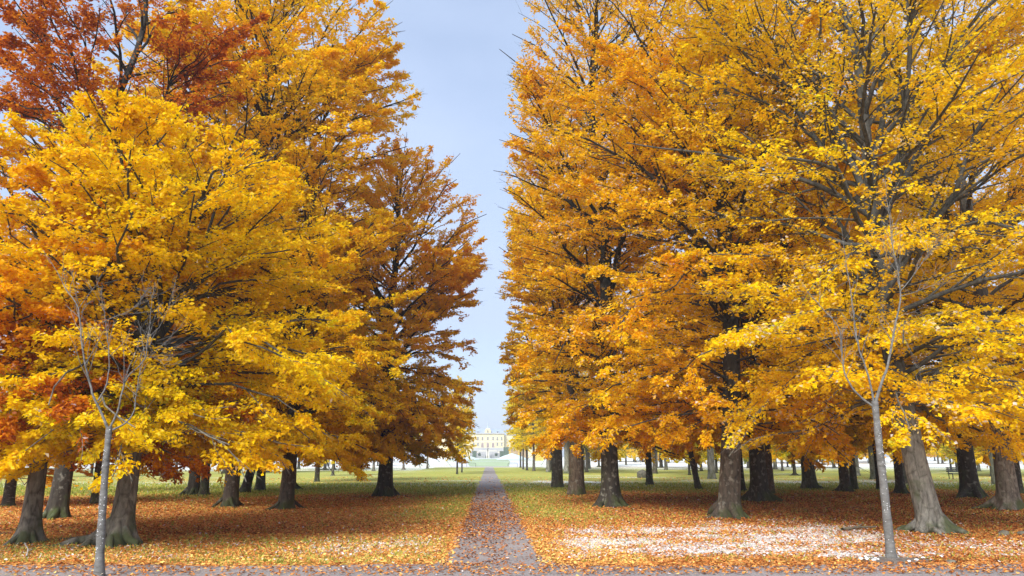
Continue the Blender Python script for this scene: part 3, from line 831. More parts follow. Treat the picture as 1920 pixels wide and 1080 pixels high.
G_MID = 'deeper beeches of the grove'
MID = [  # px, py, width px, proto, hue, bark, lean, label
    (1063, 888, 11, 2, .78, PALE, 0, 'grey green trunk between the second and third beech of the right row'),
    (1028, 885, 9, 2, .80, PALE, 0, 'pale grey beech just left of the third beech in the right row'),
    (1036, 882, 5, 2, .80, DARK, 0, 'thin dark trunk touching the left side of the third beech in the right row'),
    (1001, 883, 7.5, 2, .84, (.10, .085, .08), 0, 'dark straight beech with grey brown crown beside the palace view'),
    (988, 882, 4.5, 2, .84, DARK, 0, 'slender dark tree between two thicker trunks right of the palace view'),
    (981, 880, 6, 2, .84, BROWN, 0, 'brown tree leaning on its dark neighbour nearest the palace view'),
    (976, 877, 6, 2, .86, DARK, 0, 'dark tree closest to the palace view on the right side'),
    (1218, 910, 12, 0, .64, DARK, 0, 'dark beech with flared foot beside a boulder right of the path'),
    (1228, 888, 8, 1, .76, BROWN, 0, 'brown beech just behind the one beside the boulder'),
    (1240, 877, 7, 1, .76, DARK, 0, 'dark short trunk left of the garden urn'),
    (1249, 881, 6.5, 1, .78, GREY, 0, 'greyish trunk second left of the garden urn'),
    (1310, 918, 11, 1, .60, BROWN, -.17, 'crooked small beech leaning left with a forked stem'),
    (1335, 898, 18, 0, .66, (.17, .17, .16), 0, 'broad light grey beech behind the crooked forked one'),
    (1389, 921, 15, 0, .60, DARK, 0, 'dark beech hidden behind the leaning brown beech'),
    (1404, 878, 13, 1, .82, DARK, 0, 'ivy clad dark tree left of the black trunked beech'),
    (1446, 927, 13, 0, .56, (.11, .08, .06), 0, 'red brown beech touching the black trunked one'),
    (1454, 880, 7.5, 1, .76, PALE, 0, 'pale grey tree right of the black trunked beech'),
    (1602, 918, 13, 1, .72, (.10, .10, .07), 0, 'thin greenish twin of the straight brown beech'),
    (1609, 892, 7, 0, .80, PALE, 0, 'pale beech with flared foot behind the greenish twin'),
    (1638, 899, 10, 0, .76, (.14, .14, .11), 0, 'grey beech just left of the right sapling stem'),
    (1649, 919, 9, 1, .72, BROWN, 0, 'brown trunk mostly hidden by the right sapling stem'),
    (1703, 908, 12, 2, .70, GREY, 0, 'grey trunk tucked behind the big leaning grey beech'),
    (1865, 910, 8, 2, .78, (.13, .14, .10), 0, 'grey green trunk left of the beech at the right edge'),
    (1914, 926, 11, 0, .60, DARK, 0, 'dark trunk peeping out behind the beech at the right edge'),
    (382, 929, 15, 0, .74, DARK, 0, 'dark beech beside the tall slim golden one'),
    (487, 920, 16, 1, .84, DARK, 0, 'dark upright tree with green yellow leaves between the two pale feet'),
    (458, 924, 16, 1, .84, DARK, .22, 'dark stem leaning strongly right under the yellow branches'),
    (594, 903, 9, 1, .80, DARK, 0, 'small dark trunk right of the low hanging yellow branches'),
    (675, 902, 8, 1, .66, BROWN, -.03, 'small brown tree in the gap left of the rust crowned beech'),
    (180, 945, 19, 0, .68, DARK, 0, 'dark flared trunk just left of the mossy buttressed beech'),
    (122, 927, 11, 1, .72, GREY, 0, 'grey trunk in the gap between the leaning stems and the mossy beech'),
    (14, 950, 20, 1, .64, DARK, 0, 'dark bushy tree at the far left frame edge'),
    (866, 886, 5, 1, .86, DARK, 0, 'nearer of two green yellow trees left of the palace view'),
    (857, 889, 6, 1, .82, DARK, 0, 'green yellow tree with dark stem beside the left lawn edge'),
]
for i, (px, py, w, pi, hue, bark, lean, label) in enumerate(MID):
    x, y = ground_pt(px, py)
    r = .5 * w * y / F_PX
    s = float(np.clip(r / .26, .8, 1.18)); sx = r / .26
    rnd = random.Random(i)
    pr = protos[pi]
    if abs(x) < 12:   # avenue trees: keep their crowns clear of the path
        lim = abs(x) - (1.2 + .012 * y)
        if x < 0: lim = abs(x) - 1.3
        Rc = [5.5, 5.0, 5.0][pi] * 1.1
        sx = min(sx, max(.28, lim / Rc)); s = min(s, 1.0 if abs(x) > 8 else .85)
        if x < 0: s = .72
    if px < 20: s = .35
    # trunk width must match: rebuild the ratio through bark scale on the crown-wide copies only
    copy_tree(pr, x, y, 0, rnd.uniform(0, 6.28), s, min(sx, 1.35), hue, .26, bark, label, G_MID, lean)

FAR = []
rnd = random.Random(77)
G_FAR = 'distant trees across the snowy field'
named = [(1477, 876, 3), (1504, 876, 3.6), (1533, 877, 3.6), (1545, 873, 3.2), (1565, 877, 3.4), (1630, 871, 4), (1795, 885, 4.5), (1836, 884, 5.5), (1861, 893, 6), (1315, 883, 4.5),
         (1254, 871, 5), (1103, 879, 4), (1123, 876, 4), (1174, 873, 4), (609, 881, 5), (625, 881, 5.5), (582, 873, 4), (560, 880, 5), (505, 885, 6), (420, 888, 6), (330, 884, 5), (1720, 878, 5), (1760, 872, 4)]
for i, (px, py, w) in enumerate(named):
    x, y = ground_pt(px, py)
    r = .5 * w * y / F_PX
    s = float(np.clip(r / .24, .6, 1.1))
    copy_tree(far_protos[rnd.choice([0, 0, 1])], x, y, 0, rnd.uniform(0, 6.28), s * rnd.uniform(.85, 1.1), s, rnd.uniform(.72, .95), .22,
              rnd.choice([DARK, BROWN, GREY]), 'slim tree with pale yellow green crown far off at the edge of the snowy field', G_FAR)
for i in range(34):
    side = -1 if i % 2 else 1
    y = rnd.uniform(125, 205); x = side * rnd.uniform(26, .76 * y)
    s = rnd.uniform(.6, .95)
    copy_tree(far_protos[rnd.choice([0, 0, 1])], x, y, float(gz(x, y)), rnd.uniform(0, 6.28), s, s, rnd.uniform(.70, .98), .22,
              rnd.choice([DARK, BROWN, GREY]), 'slim tree with pale yellow green crown far off at the edge of the snowy field', G_FAR)
for i in range(30):
    side = -1 if i % 3 == 0 else 1
    y = rnd.uniform(78, 128); x = side * rnd.uniform(16, .74 * y)
    s = rnd.uniform(.55, .8)
    copy_tree(far_protos[rnd.choice([0, 0, 1])], x, y, float(gz(x, y)), rnd.uniform(0, 6.28), s, s, rnd.uniform(.70, .98), .22,
              rnd.choice([DARK, BROWN, GREY]), 'slim tree with pale yellow green crown far off at the edge of the snowy field', G_FAR)
G_WOOD = 'tree line behind the snowy field'
for i in range(130):
    side = -1 if i % 2 else 1
    y = rnd.uniform(215, 330)
    x = side * rnd.uniform(34, 0.78 * y)
    copy_tree(far_protos[rnd.choice([0, 1, 1])], x, y, float(gz(x, y)), rnd.uniform(0, 6.28), rnd.uniform(.7, 1.15), rnd.uniform(1.1, 1.6), rnd.uniform(.5, 1.05), .3,
              rnd.choice([DARK, BROWN, GREY]), 'hazy tree in the distant tree line behind the snowy field', G_WOOD)
# pale thin crowned trees lining the garden right of the palace view
for i, (x, y) in enumerate([(10.5, 128), (11.0, 142), (12.5, 160), (14.5, 112), (17, 135), (20, 150), (-12, 150), (-15, 135), (-18, 120)]):
    copy_tree(far_protos[2], x, y, 0, rnd.uniform(0, 6.28), rnd.uniform(.85, 1.0), .82, .93 if x > 0 else .86, .3, (.16, .14, .13),
              'thin crowned grey trees lining the garden beside the palace view', 'thin trees lining the garden')

# ------------------------------------------------------------------ saplings
def sapling(paths, Y, base, label, seed, r_base, snow_n):
    rng = np.random.default_rng(seed)
    bx, by = ground_pt(*base)
    off = np.array([bx, by, 0])
    e = empty('young_tree', (bx, by, 0), label, 'young tree')
    tr = Acc(); br = Acc()
    pts_all = []
    for i, (pts, ra, rb) in enumerate(paths):
        W = np.array([at_depth(p[0], p[1], by + (p[2] if len(p) > 2 else 0)) for p in pts]) - off
        if i == 0: W[0, 2] = -.05
        # smooth resample
        cum = np.concatenate([[0], np.cumsum(np.linalg.norm(np.diff(W, axis=0), axis=1))])
        k = max(12, len(pts) * 4)
        s = np.linspace(0, cum[-1], k)
        P = np.stack([np.interp(s, cum, W[:, c]) for c in range(3)], -1)
        for _ in range(2): P[1:-1] = (P[:-2] + 2 * P[1:-1] + P[2:]) / 4
        rad = (ra + (rb - ra) * (s / cum[-1]) ** .7) * (1 if i == 0 else .58)
        if i == 0:
            rad = rad * (1 + .35 * np.exp(-s / .12)) + .004 * np.sin(s * 11)
        else:
            P[:, 1] += np.cumsum(rng.normal(0, .012, k))
        (tr if i == 0 else br).add(*tubes(P[None], rad[None], 16 if i == 0 else 8))
        pts_all.append((P, rad))
        if i > 0:   # side twigs
            L = cum[-1]
            for j in range(int(4 + L * 4.5)):
                q = rng.uniform(.25, 1); idx = int(q * (k - 2))
                p0 = P[idx]; tg = nrm(P[idx + 1] - P[idx])
                d = nrm(tg * .8 + rng.normal(0, .55, 3) + np.array([0, 0, .45]))
                l = rng.uniform(.25, .95) * (1.15 - .5 * q)
                tt = np.linspace(0, 1, 6)
                tw = p0 + d * (tt[:, None] * l) + np.cumsum(rng.normal(0, .012, (6, 3)), 0)
                br.add(*tubes(tw[None], (min(rad[idx] * .5, .006) * (1 - .75 * tt) + .0012)[None], 5))
                for _ in range(2):
                    b0 = tw[rng.integers(2, 5)]
                    d2 = nrm(d + rng.normal(0, .6, 3))
                    tw2 = b0 + d2 * (tt[:, None] * l * .45)
                    br.add(*tubes(tw2[None], (.0022 * (1 - .6 * tt) + .0008)[None], 4))
    link('trunk', tr.mesh('trunk'), e, YOUNG)
    link('branches', br.mesh('branches'), e, YOUNG)
    # clumps of wind-blown snow stuck to the camera-facing bark
    P, rad = pts_all[0]
    sa = Acc()
    for j in range(snow_n):
        q = rng.beta(1.6, 1.3); idx = int(q * (len(P) - 1))
        a = rng.uniform(-2.5, -.6)
        c = P[idx] + np.array([math.cos(a), math.sin(a), 0]) * rad[idx] * .98 + np.array([0, 0, rng.uniform(-.06, .06)])
        rs = rng.uniform(.003, .011)
        th = np.linspace(0, 2 * math.pi, 7)[:-1]
        ring = [np.zeros(3) + c + [0, 0, -rs * .6]]
        Pt = c + np.array([[0, 0, -rs * .7], [0, 0, 0], [0, 0, rs * .7]])
        sa.add(*tubes(Pt[None], np.array([[rs * .3, rs, rs * .25]]), 6))
    so = link('snow_crust', sa.mesh('snow_crust'), e, SNOW)
    so['label'] = 'white specks of snow stuck to the bark'; so['kind'] = 'stuff'
    return e, off, pts_all
S1 = [
    ([(186, 1081), (189, 1010), (192, 960), (196, 900), (200, 850), (205, 800)], .080, .048),
    ([(203, 806), (190, 772), (178, 745), (166, 710), (158, 660), (151, 610), (148, 577), (137, 560), (120, 540, .2), (108, 510, .3), (88, 478, .4)], .045, .006),
    ([(183, 752), (193, 735), (198, 705), (199, 660), (196, 625), (192, 603), (188, 570), (183, 540)], .028, .006),
    ([(192, 604), (215, 592, -.1), (245, 584, -.2), (262, 566, -.3), (274, 545, -.3)], .014, .004),
    ([(206, 802), (222, 775), (229, 745), (234, 722), (243, 702), (262, 690), (277, 672), (280, 640), (285, 590), (290, 530)], .036, .005),
    ([(278, 632), (300, 615, .1), (317, 585, .2), (338, 555, .3)], .012, .004),
    ([(212, 806), (238, 793), (252, 775), (254, 745), (258, 700), (262, 668), (272, 640)], .030, .005),
    ([(277, 672), (300, 667, -.1), (326, 667, -.2)], .008, .003), ([(277, 672), (296, 655, -.2), (312, 642, -.3)], .008, .003),
    ([(283, 668), (305, 678, -.2), (315, 697, -.3)], .007, .003),
]
sapling(S1, None, (186, 1081), 'leafless young tree with pale grey stem left of the path', 3, .1, 70)
S2 = [
    ([(1672, 1052), (1668, 1015), (1662, 960), (1656, 900), (1650, 850), (1645, 800), (1640, 752)], .094, .062),
    ([(1636, 762), (1615, 745), (1600, 732), (1584, 706), (1578, 660), (1574, 615), (1560, 598), (1540, 580, .2), (1520, 556, .3), (1500, 530, .4)], .042, .005),
    ([(1639, 756), (1632, 718), (1620, 680), (1606, 645), (1601, 600), (1596, 555), (1591, 515), (1585, 470), (1578, 425)], .042, .006),
    ([(1642, 756), (1653, 718), (1666, 680), (1673, 630), (1681, 590), (1685, 550), (1679, 510), (1673, 480), (1667, 430), (1661, 385), (1655, 330)], .058, .007),
    ([(1686, 548), (1708, 522, .1), (1730, 490, .2), (1752, 462, .3), (1775, 440, .4)], .020, .005),
    ([(1687, 556), (1722, 546, -.1), (1760, 530, -.2), (1795, 498, -.3)], .016, .004),
    ([(1680, 515), (1660, 500, -.1), (1640, 470, -.2), (1615, 450, -.3)], .012, .004),
    ([(1676, 600), (1700, 640, -.2), (1720, 690, -.3)], .007, .003),
]
_, soff, _ = sapling(S2, None, (1672, 1052), 'leafless young tree with snow specked grey stem at the right road edge', 4, .12, 55)

# bare soil disc with snow round the right sapling
def soil_disc(c, r):
    th = np.linspace(0, 2 * math.pi, 41)[:-1]
    rings = [0.0, .35, .7, 1.0]
    V = []
    for q in rings:
        rr = r * q * (1 + .22 * np.sin(3 * th + 1) + .1 * np.sin(7 * th))
        V.append(np.stack([c[0] + rr * np.cos(th) * 1.6, c[1] + rr * np.sin(th), np.full(40, .05 * (1 - q ** 2) - (.02 if q == 1 else 0) + .014)], -1))
    V = np.concatenate(V); idx = np.arange(160).reshape(4, 40)
    Q = np.stack([idx[:-1], np.roll(idx[:-1], -1, 1), np.roll(idx[1:], -1, 1), idx[1:]], -1).reshape(-1, 4)
    return np_mesh('soil', V[40 * 0:], Q, smooth=True)
prop(link('soil_mound', soil_disc((soff[0], soff[1], 0), .48), mat=simple('soil', (.13, .11, .095), .95, .45, 9, .5)), 'low ring of bare grey soil round the foot of the right sapling', 'soil mound')
rng = np.random.default_rng(8)
sa = Acc()
for j in range(26):
    a, q = rng.uniform(0, 6.28), rng.uniform(.12, .62)
    c = np.array([soff[0] + math.cos(a) * q * 1.2, soff[1] + math.sin(a) * q * .6, .05])
    rs = rng.uniform(.02, .055)
    sa.add(*tubes((c + np.array([[0, 0, -.02], [0, 0, 0.0], [0, 0, rs * .3]]))[None], np.array([[rs * .8, rs, rs * .3]]), 8))
prop(link('snow', sa.mesh('snow'), mat=SNOW), 'thin patches of snow on the soil round the right sapling', 'snow', kind='stuff')

# ------------------------------------------------------------------ fallen wood and stones
def stick(name, pts, rad, label, mat, cat='branch', seed=0):
    rng = np.random.default_rng(seed)
    W = np.array([[*ground_pt(p[0], p[1]), p[2]] for p in pts])
    c = W[0].copy(); c[2] = 0
    W = W - c
    acc = Acc()
    tt = np.linspace(0, 1, 12); k = len(W)
    P = np.stack([np.interp(tt * (k - 1), np.arange(k), W[:, q]) for q in range(3)], -1)
    P += rng.normal(0, rad * .25, P.shape)
    acc.add(*tubes(P[None], (rad * (1 - .55 * tt) * (1 + .15 * rng.normal(0, 1, 12)))[None], 9))
    for j in range(3):
        p0 = P[rng.integers(2, 10)]; d = nrm(np.array([rng.normal(), rng.normal() * .6, .5]))
        q = np.linspace(0, 1, 4)[:, None]
        acc.add(*tubes((p0 + d * q * rad * 5)[None], np.array([[rad * .3, rad * .24, rad * .15, rad * .08]]), 6))
    o = link(name, acc.mesh(name), mat=mat); o.location = c
    return prop(o, label, cat)
WOOD = simple('dead_wood', (.17, .15, .11), .9, .5, 6, .6)
PALEWOOD = simple('bleached_wood', (.36, .35, .33), .9, .25, 8, .4)
stick('fallen_branch', [(1580, 997, .05), (1605, 994, .07), (1640, 992, .06)], .055, 'mossy dead branch lying in the leaves left of the right sapling', WOOD, seed=1)
stick('fallen_branch', [(50, 1046, .03), (52, 1037, .07), (46, 1028, .1)], .018, 'bleached white broken branch on the leaves left of the left sapling', PALEWOOD, seed=2)
stick('fallen_branch', [(110, 1014, .04), (140, 1012, .05), (162, 1013, .03)], .025, 'thin dark stick in the leaves beside the mossy beech', WOOD, seed=3)
stick('fallen_branch', [(0, 1003, .03), (20, 1002, .04)], .02, 'short dark twig at the left frame edge before the grey old beech', WOOD, seed=4)

def stone(px, py, r, label, squash=.6, seed=0, name='stone', col=None):
    rng = np.random.default_rng(seed)
    x, y = ground_pt(px, py)
    u = np.linspace(-1, 1, 9); th = np.linspace(0, 2 * math.pi, 15)[:-1]
    V = []
    ph = rng.uniform(0, 6, 3)
    for a in u:
        rr = math.sqrt(max(0.0004, 1 - a * a))
        V.append(np.stack([rr * np.cos(th), rr * np.sin(th) * .8, np.full(14, a * squash)], -1))
    V = np.concatenate(V)
    V *= (1 + .13 * np.sin(V[:, :1] * 3 + ph[0]) + .1 * np.sin(V[:, 1:2] * 5 + ph[1]) + .06 * np.sin(V[:, 2:] * 7 + ph[2])) * r
    idx = np.arange(9 * 14).reshape(9, 14)
    Q = np.stack([idx[:-1], np.roll(idx[:-1], -1, 1), np.roll(idx[1:], -1, 1), idx[1:]], -1).reshape(-1, 4)
    o = link(name, np_mesh(name, V, Q, smooth=True), mat=col or STONE)
    o.location = (x, y, r * squash * .6)
    return prop(o, label, 'stone')
STONE = simple('stone', (.12, .115, .09), .9, .5, 4, .5)
stone(1205, 896, .62, 'dark boulder at the foot of a beech right of the path', .75, 2)
stone(1882, 1004, .15, 'small grey stone in the leaves near the right frame edge', .5, 3)
stone(1916, 1003, .13, 'smaller stone cut by the right frame edge', .5, 4)
stone(1784, 1056, .09, 'fist sized stone on the road edge right of the sapling', .5, 5)

# ------------------------------------------------------------------ benches, barriers, urn
METAL = simple('dark_metal', (.06, .06, .065), .5, .2, 8, 0, .6)
def barrier(px0, px1, label):
    xa, y = ground_pt(px0, 875.2); xb, _ = ground_pt(px1, 875.2)
    L = xb - xa
    e = empty('rail_barrier', (xa, y, 0), label, 'barrier', 'white garden rail barriers')
    a = Acc()
    # hoop: two posts joined by a top rail with rounded corners
    P = np.array([[0, 0, -.1], [0, 0, .5], [0.02, 0, .78], [.1, 0, .86], [L * .5, 0, .87], [L - .1, 0, .86], [L - .02, 0, .78], [L, 0, .5], [L, 0, -.1]])
    a.add(*tubes(P[None], np.full((1, 9), .045), 8))
    link('hoop', a.mesh('hoop'), e, METAL)
    b = Acc(); b.add(*tubes(np.array([[[0.03, 0, .45], [L * .5, 0, .45], [L - .03, 0, .45]]]), np.full((1, 3), .022), 6))
    link('crossbar', b.mesh('crossbar'), e, METAL)
barrier(875, 892, 'low dark hoop barrier on the left of the path end')
barrier(952.5, 970, 'low dark hoop barrier on the right of the path end')

def bench(px, py, rz, label, s=1.0):
    x, y = ground_pt(px, py)
    e = empty('park_bench', (x, y, 0), label, 'bench')
    e.rotation_euler = (0, 0, rz); e.scale = (s, s, s)
    def m(name, boxes, mat):
        a = Acc()
        for b in boxes: box(a, *b)
        return link(name, a.mesh(name, False), e, mat)
    m('seat', [(-.9, .9, -.22 + i * .11, -.13 + i * .11, .42, .455) for i in range(4)], METAL)
    m('backrest', [(-.9, .9, .24, .27, .52 + i * .13, .62 + i * .13) for i in range(3)], METAL)
    for sx in (-.78, .74):
        m('leg', [(sx, sx + .05, -.22, -.17, 0, .42), (sx, sx + .05, .20, .238, 0, .9), (sx + .002, sx + .048, -.17, .20, .37, .415)], METAL)
bench(1801, 898.5, 0.1, 'dark park bench on the snowy grass beside the hollow footed beech', 1.25)
bench(604, 882, 0.2, 'dark park bench in the far left gap before the snowy field', 1.3)

def urn(px, py):
    x, y = ground_pt(px, py)
    e = empty('garden_urn', (x, y, 0), 'dark stone urn on a pale pedestal in the snowy field', 'urn')
    def lathe(name, prof_, mat, n=14):
        P = np.array([[[0, 0, z] for z, r in prof_]]); 
        a = Acc(); a.add(*tubes(P, np.array([[r for z, r in prof_]]), n)); return link(name, a.mesh(name), e, mat)
    lathe('pedestal', [(-.1, .75), (.3, .75), (.31, .6), (1.0, .6), (1.02, .72), (1.2, .72)], simple('pale_stone', (.5, .49, .46), .8))
    lathe('bowl', [(1.2, .35), (1.35, .2), (1.5, .3), (1.9, .75), (2.2, .85), (2.3, .95), (2.36, .9)], STONE)
    rng = np.random.default_rng(2); n = 500
    D = nrm(rng.normal(0, 1, (n, 3)) + [0, 0, .6]); P = np.array([0, 0, 2.3]) + D * rng.uniform(.1, .75, (n, 1))
    Vl, Ql = leaf_quads(P, D, nrm(rng.normal(0, 1, (n, 3))), np.full(n, .2), np.full(n, .12), np.zeros(n))
    o = link('foliage', np_mesh('foliage', Vl, Ql, {'tint': ('FACE', np.full(n, .95)), 'frost': ('FACE', np.zeros(n))}), e, LEAF); o.color = (.5, .5, 0, 1)
urn(1269, 869.5)

# ------------------------------------------------------------------ palace and its garden
PY = 520.0
PX = lambda px: float(at_depth(px, 840, PY)[0])
PZ = lambda py, Y=PY: float(at_depth(916, py, Y)[2])
YEL = simple('yellow_plaster', (.60, .52, .32), .85, .06, .15)
WHT = simple('pale_stucco', (.62, .60, .52), .8, .05, .3)
GRYT = simple('grey_stone', (.36, .37, .38), .85, .12, .4)
ROOF = simple('blue_grey_roof', (.33, .40, .50), .5, .08, .3)
GLASS = simple('window_glass', (.07, .08, .10), .15, .1, 1)
ROSE = simple('arched_pane', (.20, .13, .14), .3, .1, 1)
pc = PX(914.5)
palace = empty('palace', (pc, PY, PZ(858)), 'long pale yellow palace with blue grey roof and spired lantern beyond the path', 'palace')
zb = PZ(858)
def pal(name, boxes, mat, parent=palace, smooth=False):
    a = Acc()
    for b in boxes: box(a, *b)
    return link(name, a.mesh(name, smooth), parent, mat)
u = PY / F_PX   # metres per pixel there
def lx(px): return PX(px) - pc
def lz(py): return PZ(py) - zb
# central block and longer rear wings
wall = pal('wall', [(lx(884), lx(945), 0, 22, -3, lz(813.6))], YEL)
pal('wing_wall', [(lx(800), lx(884) - .01, 5, 24, -3, lz(815.5))], YEL); pal('wing_wall', [(lx(945) + .01, lx(1030), 5, 24, -3, lz(815.5))], YEL)
pal('cornice', [(lx(883), lx(946), -.8, 22.5, lz(813.6) + .004, lz(811.8))], GRYT)
pal('string_course', [(lx(884) - .1, lx(945) + .1, -.3, -.004, lz(828.6), lz(827.6))], WHT)
pal('plinth', [(lx(884) - .15, lx(945) + .15, -.5, -.005, -3, lz(839.5))], GRYT)
def hip(name, x0, x1, y0, y1, z0, z1, inx, iny, mat, parent=palace):
    V = np.array([[x0, y0, z0], [x1, y0, z0], [x1, y1, z0], [x0, y1, z0], [x0 + inx, y0 + iny, z1], [x1 - inx, y0 + iny, z1], [x1 - inx, y1 - iny, z1], [x0 + inx, y1 - iny, z1]], float)
    Q = np.array([[0, 1, 5, 4], [1, 2, 6, 5], [2, 3, 7, 6], [3, 0, 4, 7], [4, 5, 6, 7], [3, 2, 1, 0]])
    a = Acc(); a.add(V, Q)
    return link(name, a.mesh(name, False), parent, mat)
roof = hip('roof', lx(883.5), lx(945.5), -.4, 22, lz(811.8) + .004, lz(803), 3, 9, ROOF)
hip('wing_roof', lx(800), lx(883.4), 4.5, 24, lz(815.5) + .004, lz(808), 3, 8, ROOF); hip('wing_roof', lx(945.6), lx(1030), 4.5, 24, lz(815.5) + .004, lz(808), 3, 8, ROOF)
# lantern and spire
ln = pal('lantern', [(lx(908.6), lx(920.4), -.6, 4, lz(812) + .01, lz(806.5)), (lx(910.2), lx(918.8), -.5, 3.6, lz(806.5) + .004, lz(803.6))], YEL)
pal('lantern_window', [(lx(913.6), lx(915.6), -.68, -.604, lz(811), lz(807))], GLASS, ln)
hip('lantern_cap', lx(910.8), lx(918.2), -.3, 3.2, lz(803.6) + .004, lz(800.8), 1.0, 1.2, ROOF, ln)
a = Acc(); P = np.array([[[lx(914.5), 1.4, lz(801.5)], [lx(914.5), 1.4, lz(799)], [lx(914.5), 1.4, lz(792)], [lx(914.5), 1.4, lz(781)]]]); a.add(*tubes(P, np.array([[.7, .42, .2, .05]]), 8))
link('spire', a.mesh('spire'), palace, ROOF)
for px in (933, 896):
    dm = pal('dormer', [(lx(px - 2.6), lx(px + 2.6), 0.2, 4, lz(812) + .02, lz(808.8))], GRYT)
    hip('dormer_roof', lx(px - 3), lx(px + 3), 0.0, 4, lz(808.8) + .004, lz(807.2), .9, .6, ROOF, dm)
    pal('dormer_window', [(lx(px - 1), lx(px + 1), .12, .196, lz(811.6), lz(809.2))], GLASS, dm)
def window(px, py0, py1, w, arch=False):
    mat = ROSE if arch else GLASS
    f = pal('window', [(lx(px - w / 2) - .16, lx(px + w / 2) + .16, -.10, -.006, lz(py1) - .16, lz(py0) + .16)], WHT)
    a = Acc()
    x0, x1, z0, z1 = lx(px - w / 2), lx(px + w / 2), lz(py1), lz(py0)
    if arch:
        r = (x1 - x0) / 2; th = np.linspace(0, math.pi, 9)
        zc = z1 - r
        pts = [(x0, z0), (x1, z0)] + [((x0 + x1) / 2 + r * math.cos(t), zc + r * math.sin(t)) for t in th]
        cx, cz = (x0 + x1) / 2, zc
        me = bpy.data.meshes.new('pane'); vs = [(p[0], -.13, p[1]) for p in pts] + [(p[0], -.104, p[1]) for p in pts]; n = len(pts)
        me.from_pydata(vs, [], [list(range(n)), list(range(2 * n - 1, n - 1, -1))] + [[i, n + i, n + (i + 1) % n, (i + 1) % n] for i in range(n)])
        link('pane', me, f, mat)
    else:
        box(a, x0, x1, -.13, -.104, z0, z1); link('pane', a.mesh('pane', False), f, mat)
    b = Acc(); xm, zm = (x0 + x1) / 2, (z0 + z1) / 2
    box(b, xm - .05, xm + .05, -.17, -.134, z0, z1 - (.0 if not arch else .1)); box(b, x0, xm - .052, -.165, -.134, zm - .05, zm + .05); box(b, xm + .052, x1, -.165, -.134, zm - .05, zm + .05)
    link('glazing_bar', b.mesh('glazing_bar', False), f, WHT)
for px in (888, 896, 904.5, 914.5, 924.5, 932.5, 940.5):
    window(px, 819.4, 825.6, 2.7)
for px in (904.5, 914.5, 924.5): window(px, 830.2, 838.6, 4.2, True)
for px in (888, 896, 932.5, 940.5): window(px, 830.2, 835.8, 2.7); 
for px in (941, 888): window(px, 841, 842.6, 2)
for px in (909.5, 919.5): pal('niche', [(lx(px - .8), lx(px + .8), -.09, -.006, lz(825), lz(820.5))], WHT)
# terrace with double stair
TY = PY - 22
terr = empty('terrace', (pc, TY, zb), 'grey stone terrace with double stair in front of the palace', 'terrace')
def tz(py): return float(at_depth(916, py, TY)[2]) - zb
def tx(px): return float(at_depth(px, 845, TY)[0]) - pc
pal('terrace_wall', [(tx(898), tx(931), 0, 18, -3, tz(847))], GRYT, terr)
pal('balustrade', [(tx(898) + i * (tx(931) - tx(898)) / 40, tx(898) + i * (tx(931) - tx(898)) / 40 + .14, .1, .3, tz(847) + .004, tz(844.8)) for i in range(41)] + [(tx(898), tx(931) + .15, .02, .4, tz(844.8) + .003, tz(844.1))], WHT, terr)
for sgn in (-1, 1):
    st = []
    for i in range(10):
        xa = tx(914.5) + sgn * (1.6 + i * 1.0); xb = xa + sgn * 1.0
        st.append((min(xa, xb) + .002, max(xa, xb) - .002, -2.6, -.004, -3, tz(853) + (tz(847) - tz(853)) * (i + 1) / 10))
    pal('stair', st, simple('stair_stone', (.27, .28, .30), .85, .2, 1.2), terr)
pal('gate_pier', [(tx(893.2), tx(897), -1.5, 1, -3, tz(846.5)), (tx(892.9), tx(897.3), -1.8, 1.3, tz(846.5) + .003, tz(845.6))], WHT, terr)
pal('gate_pier', [(tx(933), tx(936.8), -1.5, 1, -3, tz(846.5)), (tx(932.7), tx(937.1), -1.8, 1.3, tz(846.5) + .003, tz(845.6))], WHT, terr)
# fountain niche with a statue
FY = TY - 8
fz_ = lambda py: float(at_depth(916, py, FY)[2])
fx_ = lambda px: float(at_depth(px, 850, FY)[0])
ft = empty('fountain_niche', (fx_(914.5), FY, float(gz(0, FY))), 'white arched fountain niche at the foot of the terrace stair', 'fountain')
fb = float(gz(0, FY)); w_ = 2.5 * FY / F_PX
nm = Acc(); box(nm, -w_, -w_ * .42, 0, 1.6, -.2, fz_(848) - fb); box(nm, w_ * .42, w_, 0, 1.6, -.2, fz_(848) - fb); box(nm, -w_ * .415, w_ * .415, .9, 1.5, -.2, fz_(848.2) - fb); box(nm, -w_ * 1.1, w_ * 1.1, -.2, 1.8, fz_(848) - fb + .003, fz_(846.6) - fb)
link('arch', nm.mesh('arch', False), ft, WHT)
a = Acc(); P = np.array([[[0, .4, -.1], [0, .4, .3], [0, .4, .8], [0, .4, 1.3], [0, .4, 1.7]]]); a.add(*tubes(P, np.array([[.55, .5, .22, .3, .12]]), 10)); link('spout', a.mesh('spout'), ft, STONE)
statue = empty('statue', (fx_(914.5), FY + .6, fz_(846.6) + .01), 'dark bronze statue standing on top of the white fountain niche', 'statue')
def lathe_(name, pr_, parent, mat, off=(0, 0)):
    a = Acc(); a.add(*tubes(np.array([[[off[0], off[1], z] for z, r in pr_]]), np.array([[r for z, r in pr_]]), 10)); return link(name, a.mesh(name), parent, mat)
lathe_('figure', [(0, .7), (.25, .7), (.26, .35), (.9, .42), (1.3, .33), (1.75, .5), (2.0, .3), (2.08, .14), (2.2, .2), (2.4, .18), (2.5, .05)], statue, STONE)
a = Acc(); a.add(*tubes(np.array([[[.35, 0, 1.8], [.8, 0, 2.0], [.95, 0, 2.5]], [[-.35, 0, 1.8], [-.6, 0, 1.4], [-.35, 0, 1.1]]]), np.array([[.14, .1, .06]] * 2), 6)); link('arm', a.mesh('arm'), statue, STONE)
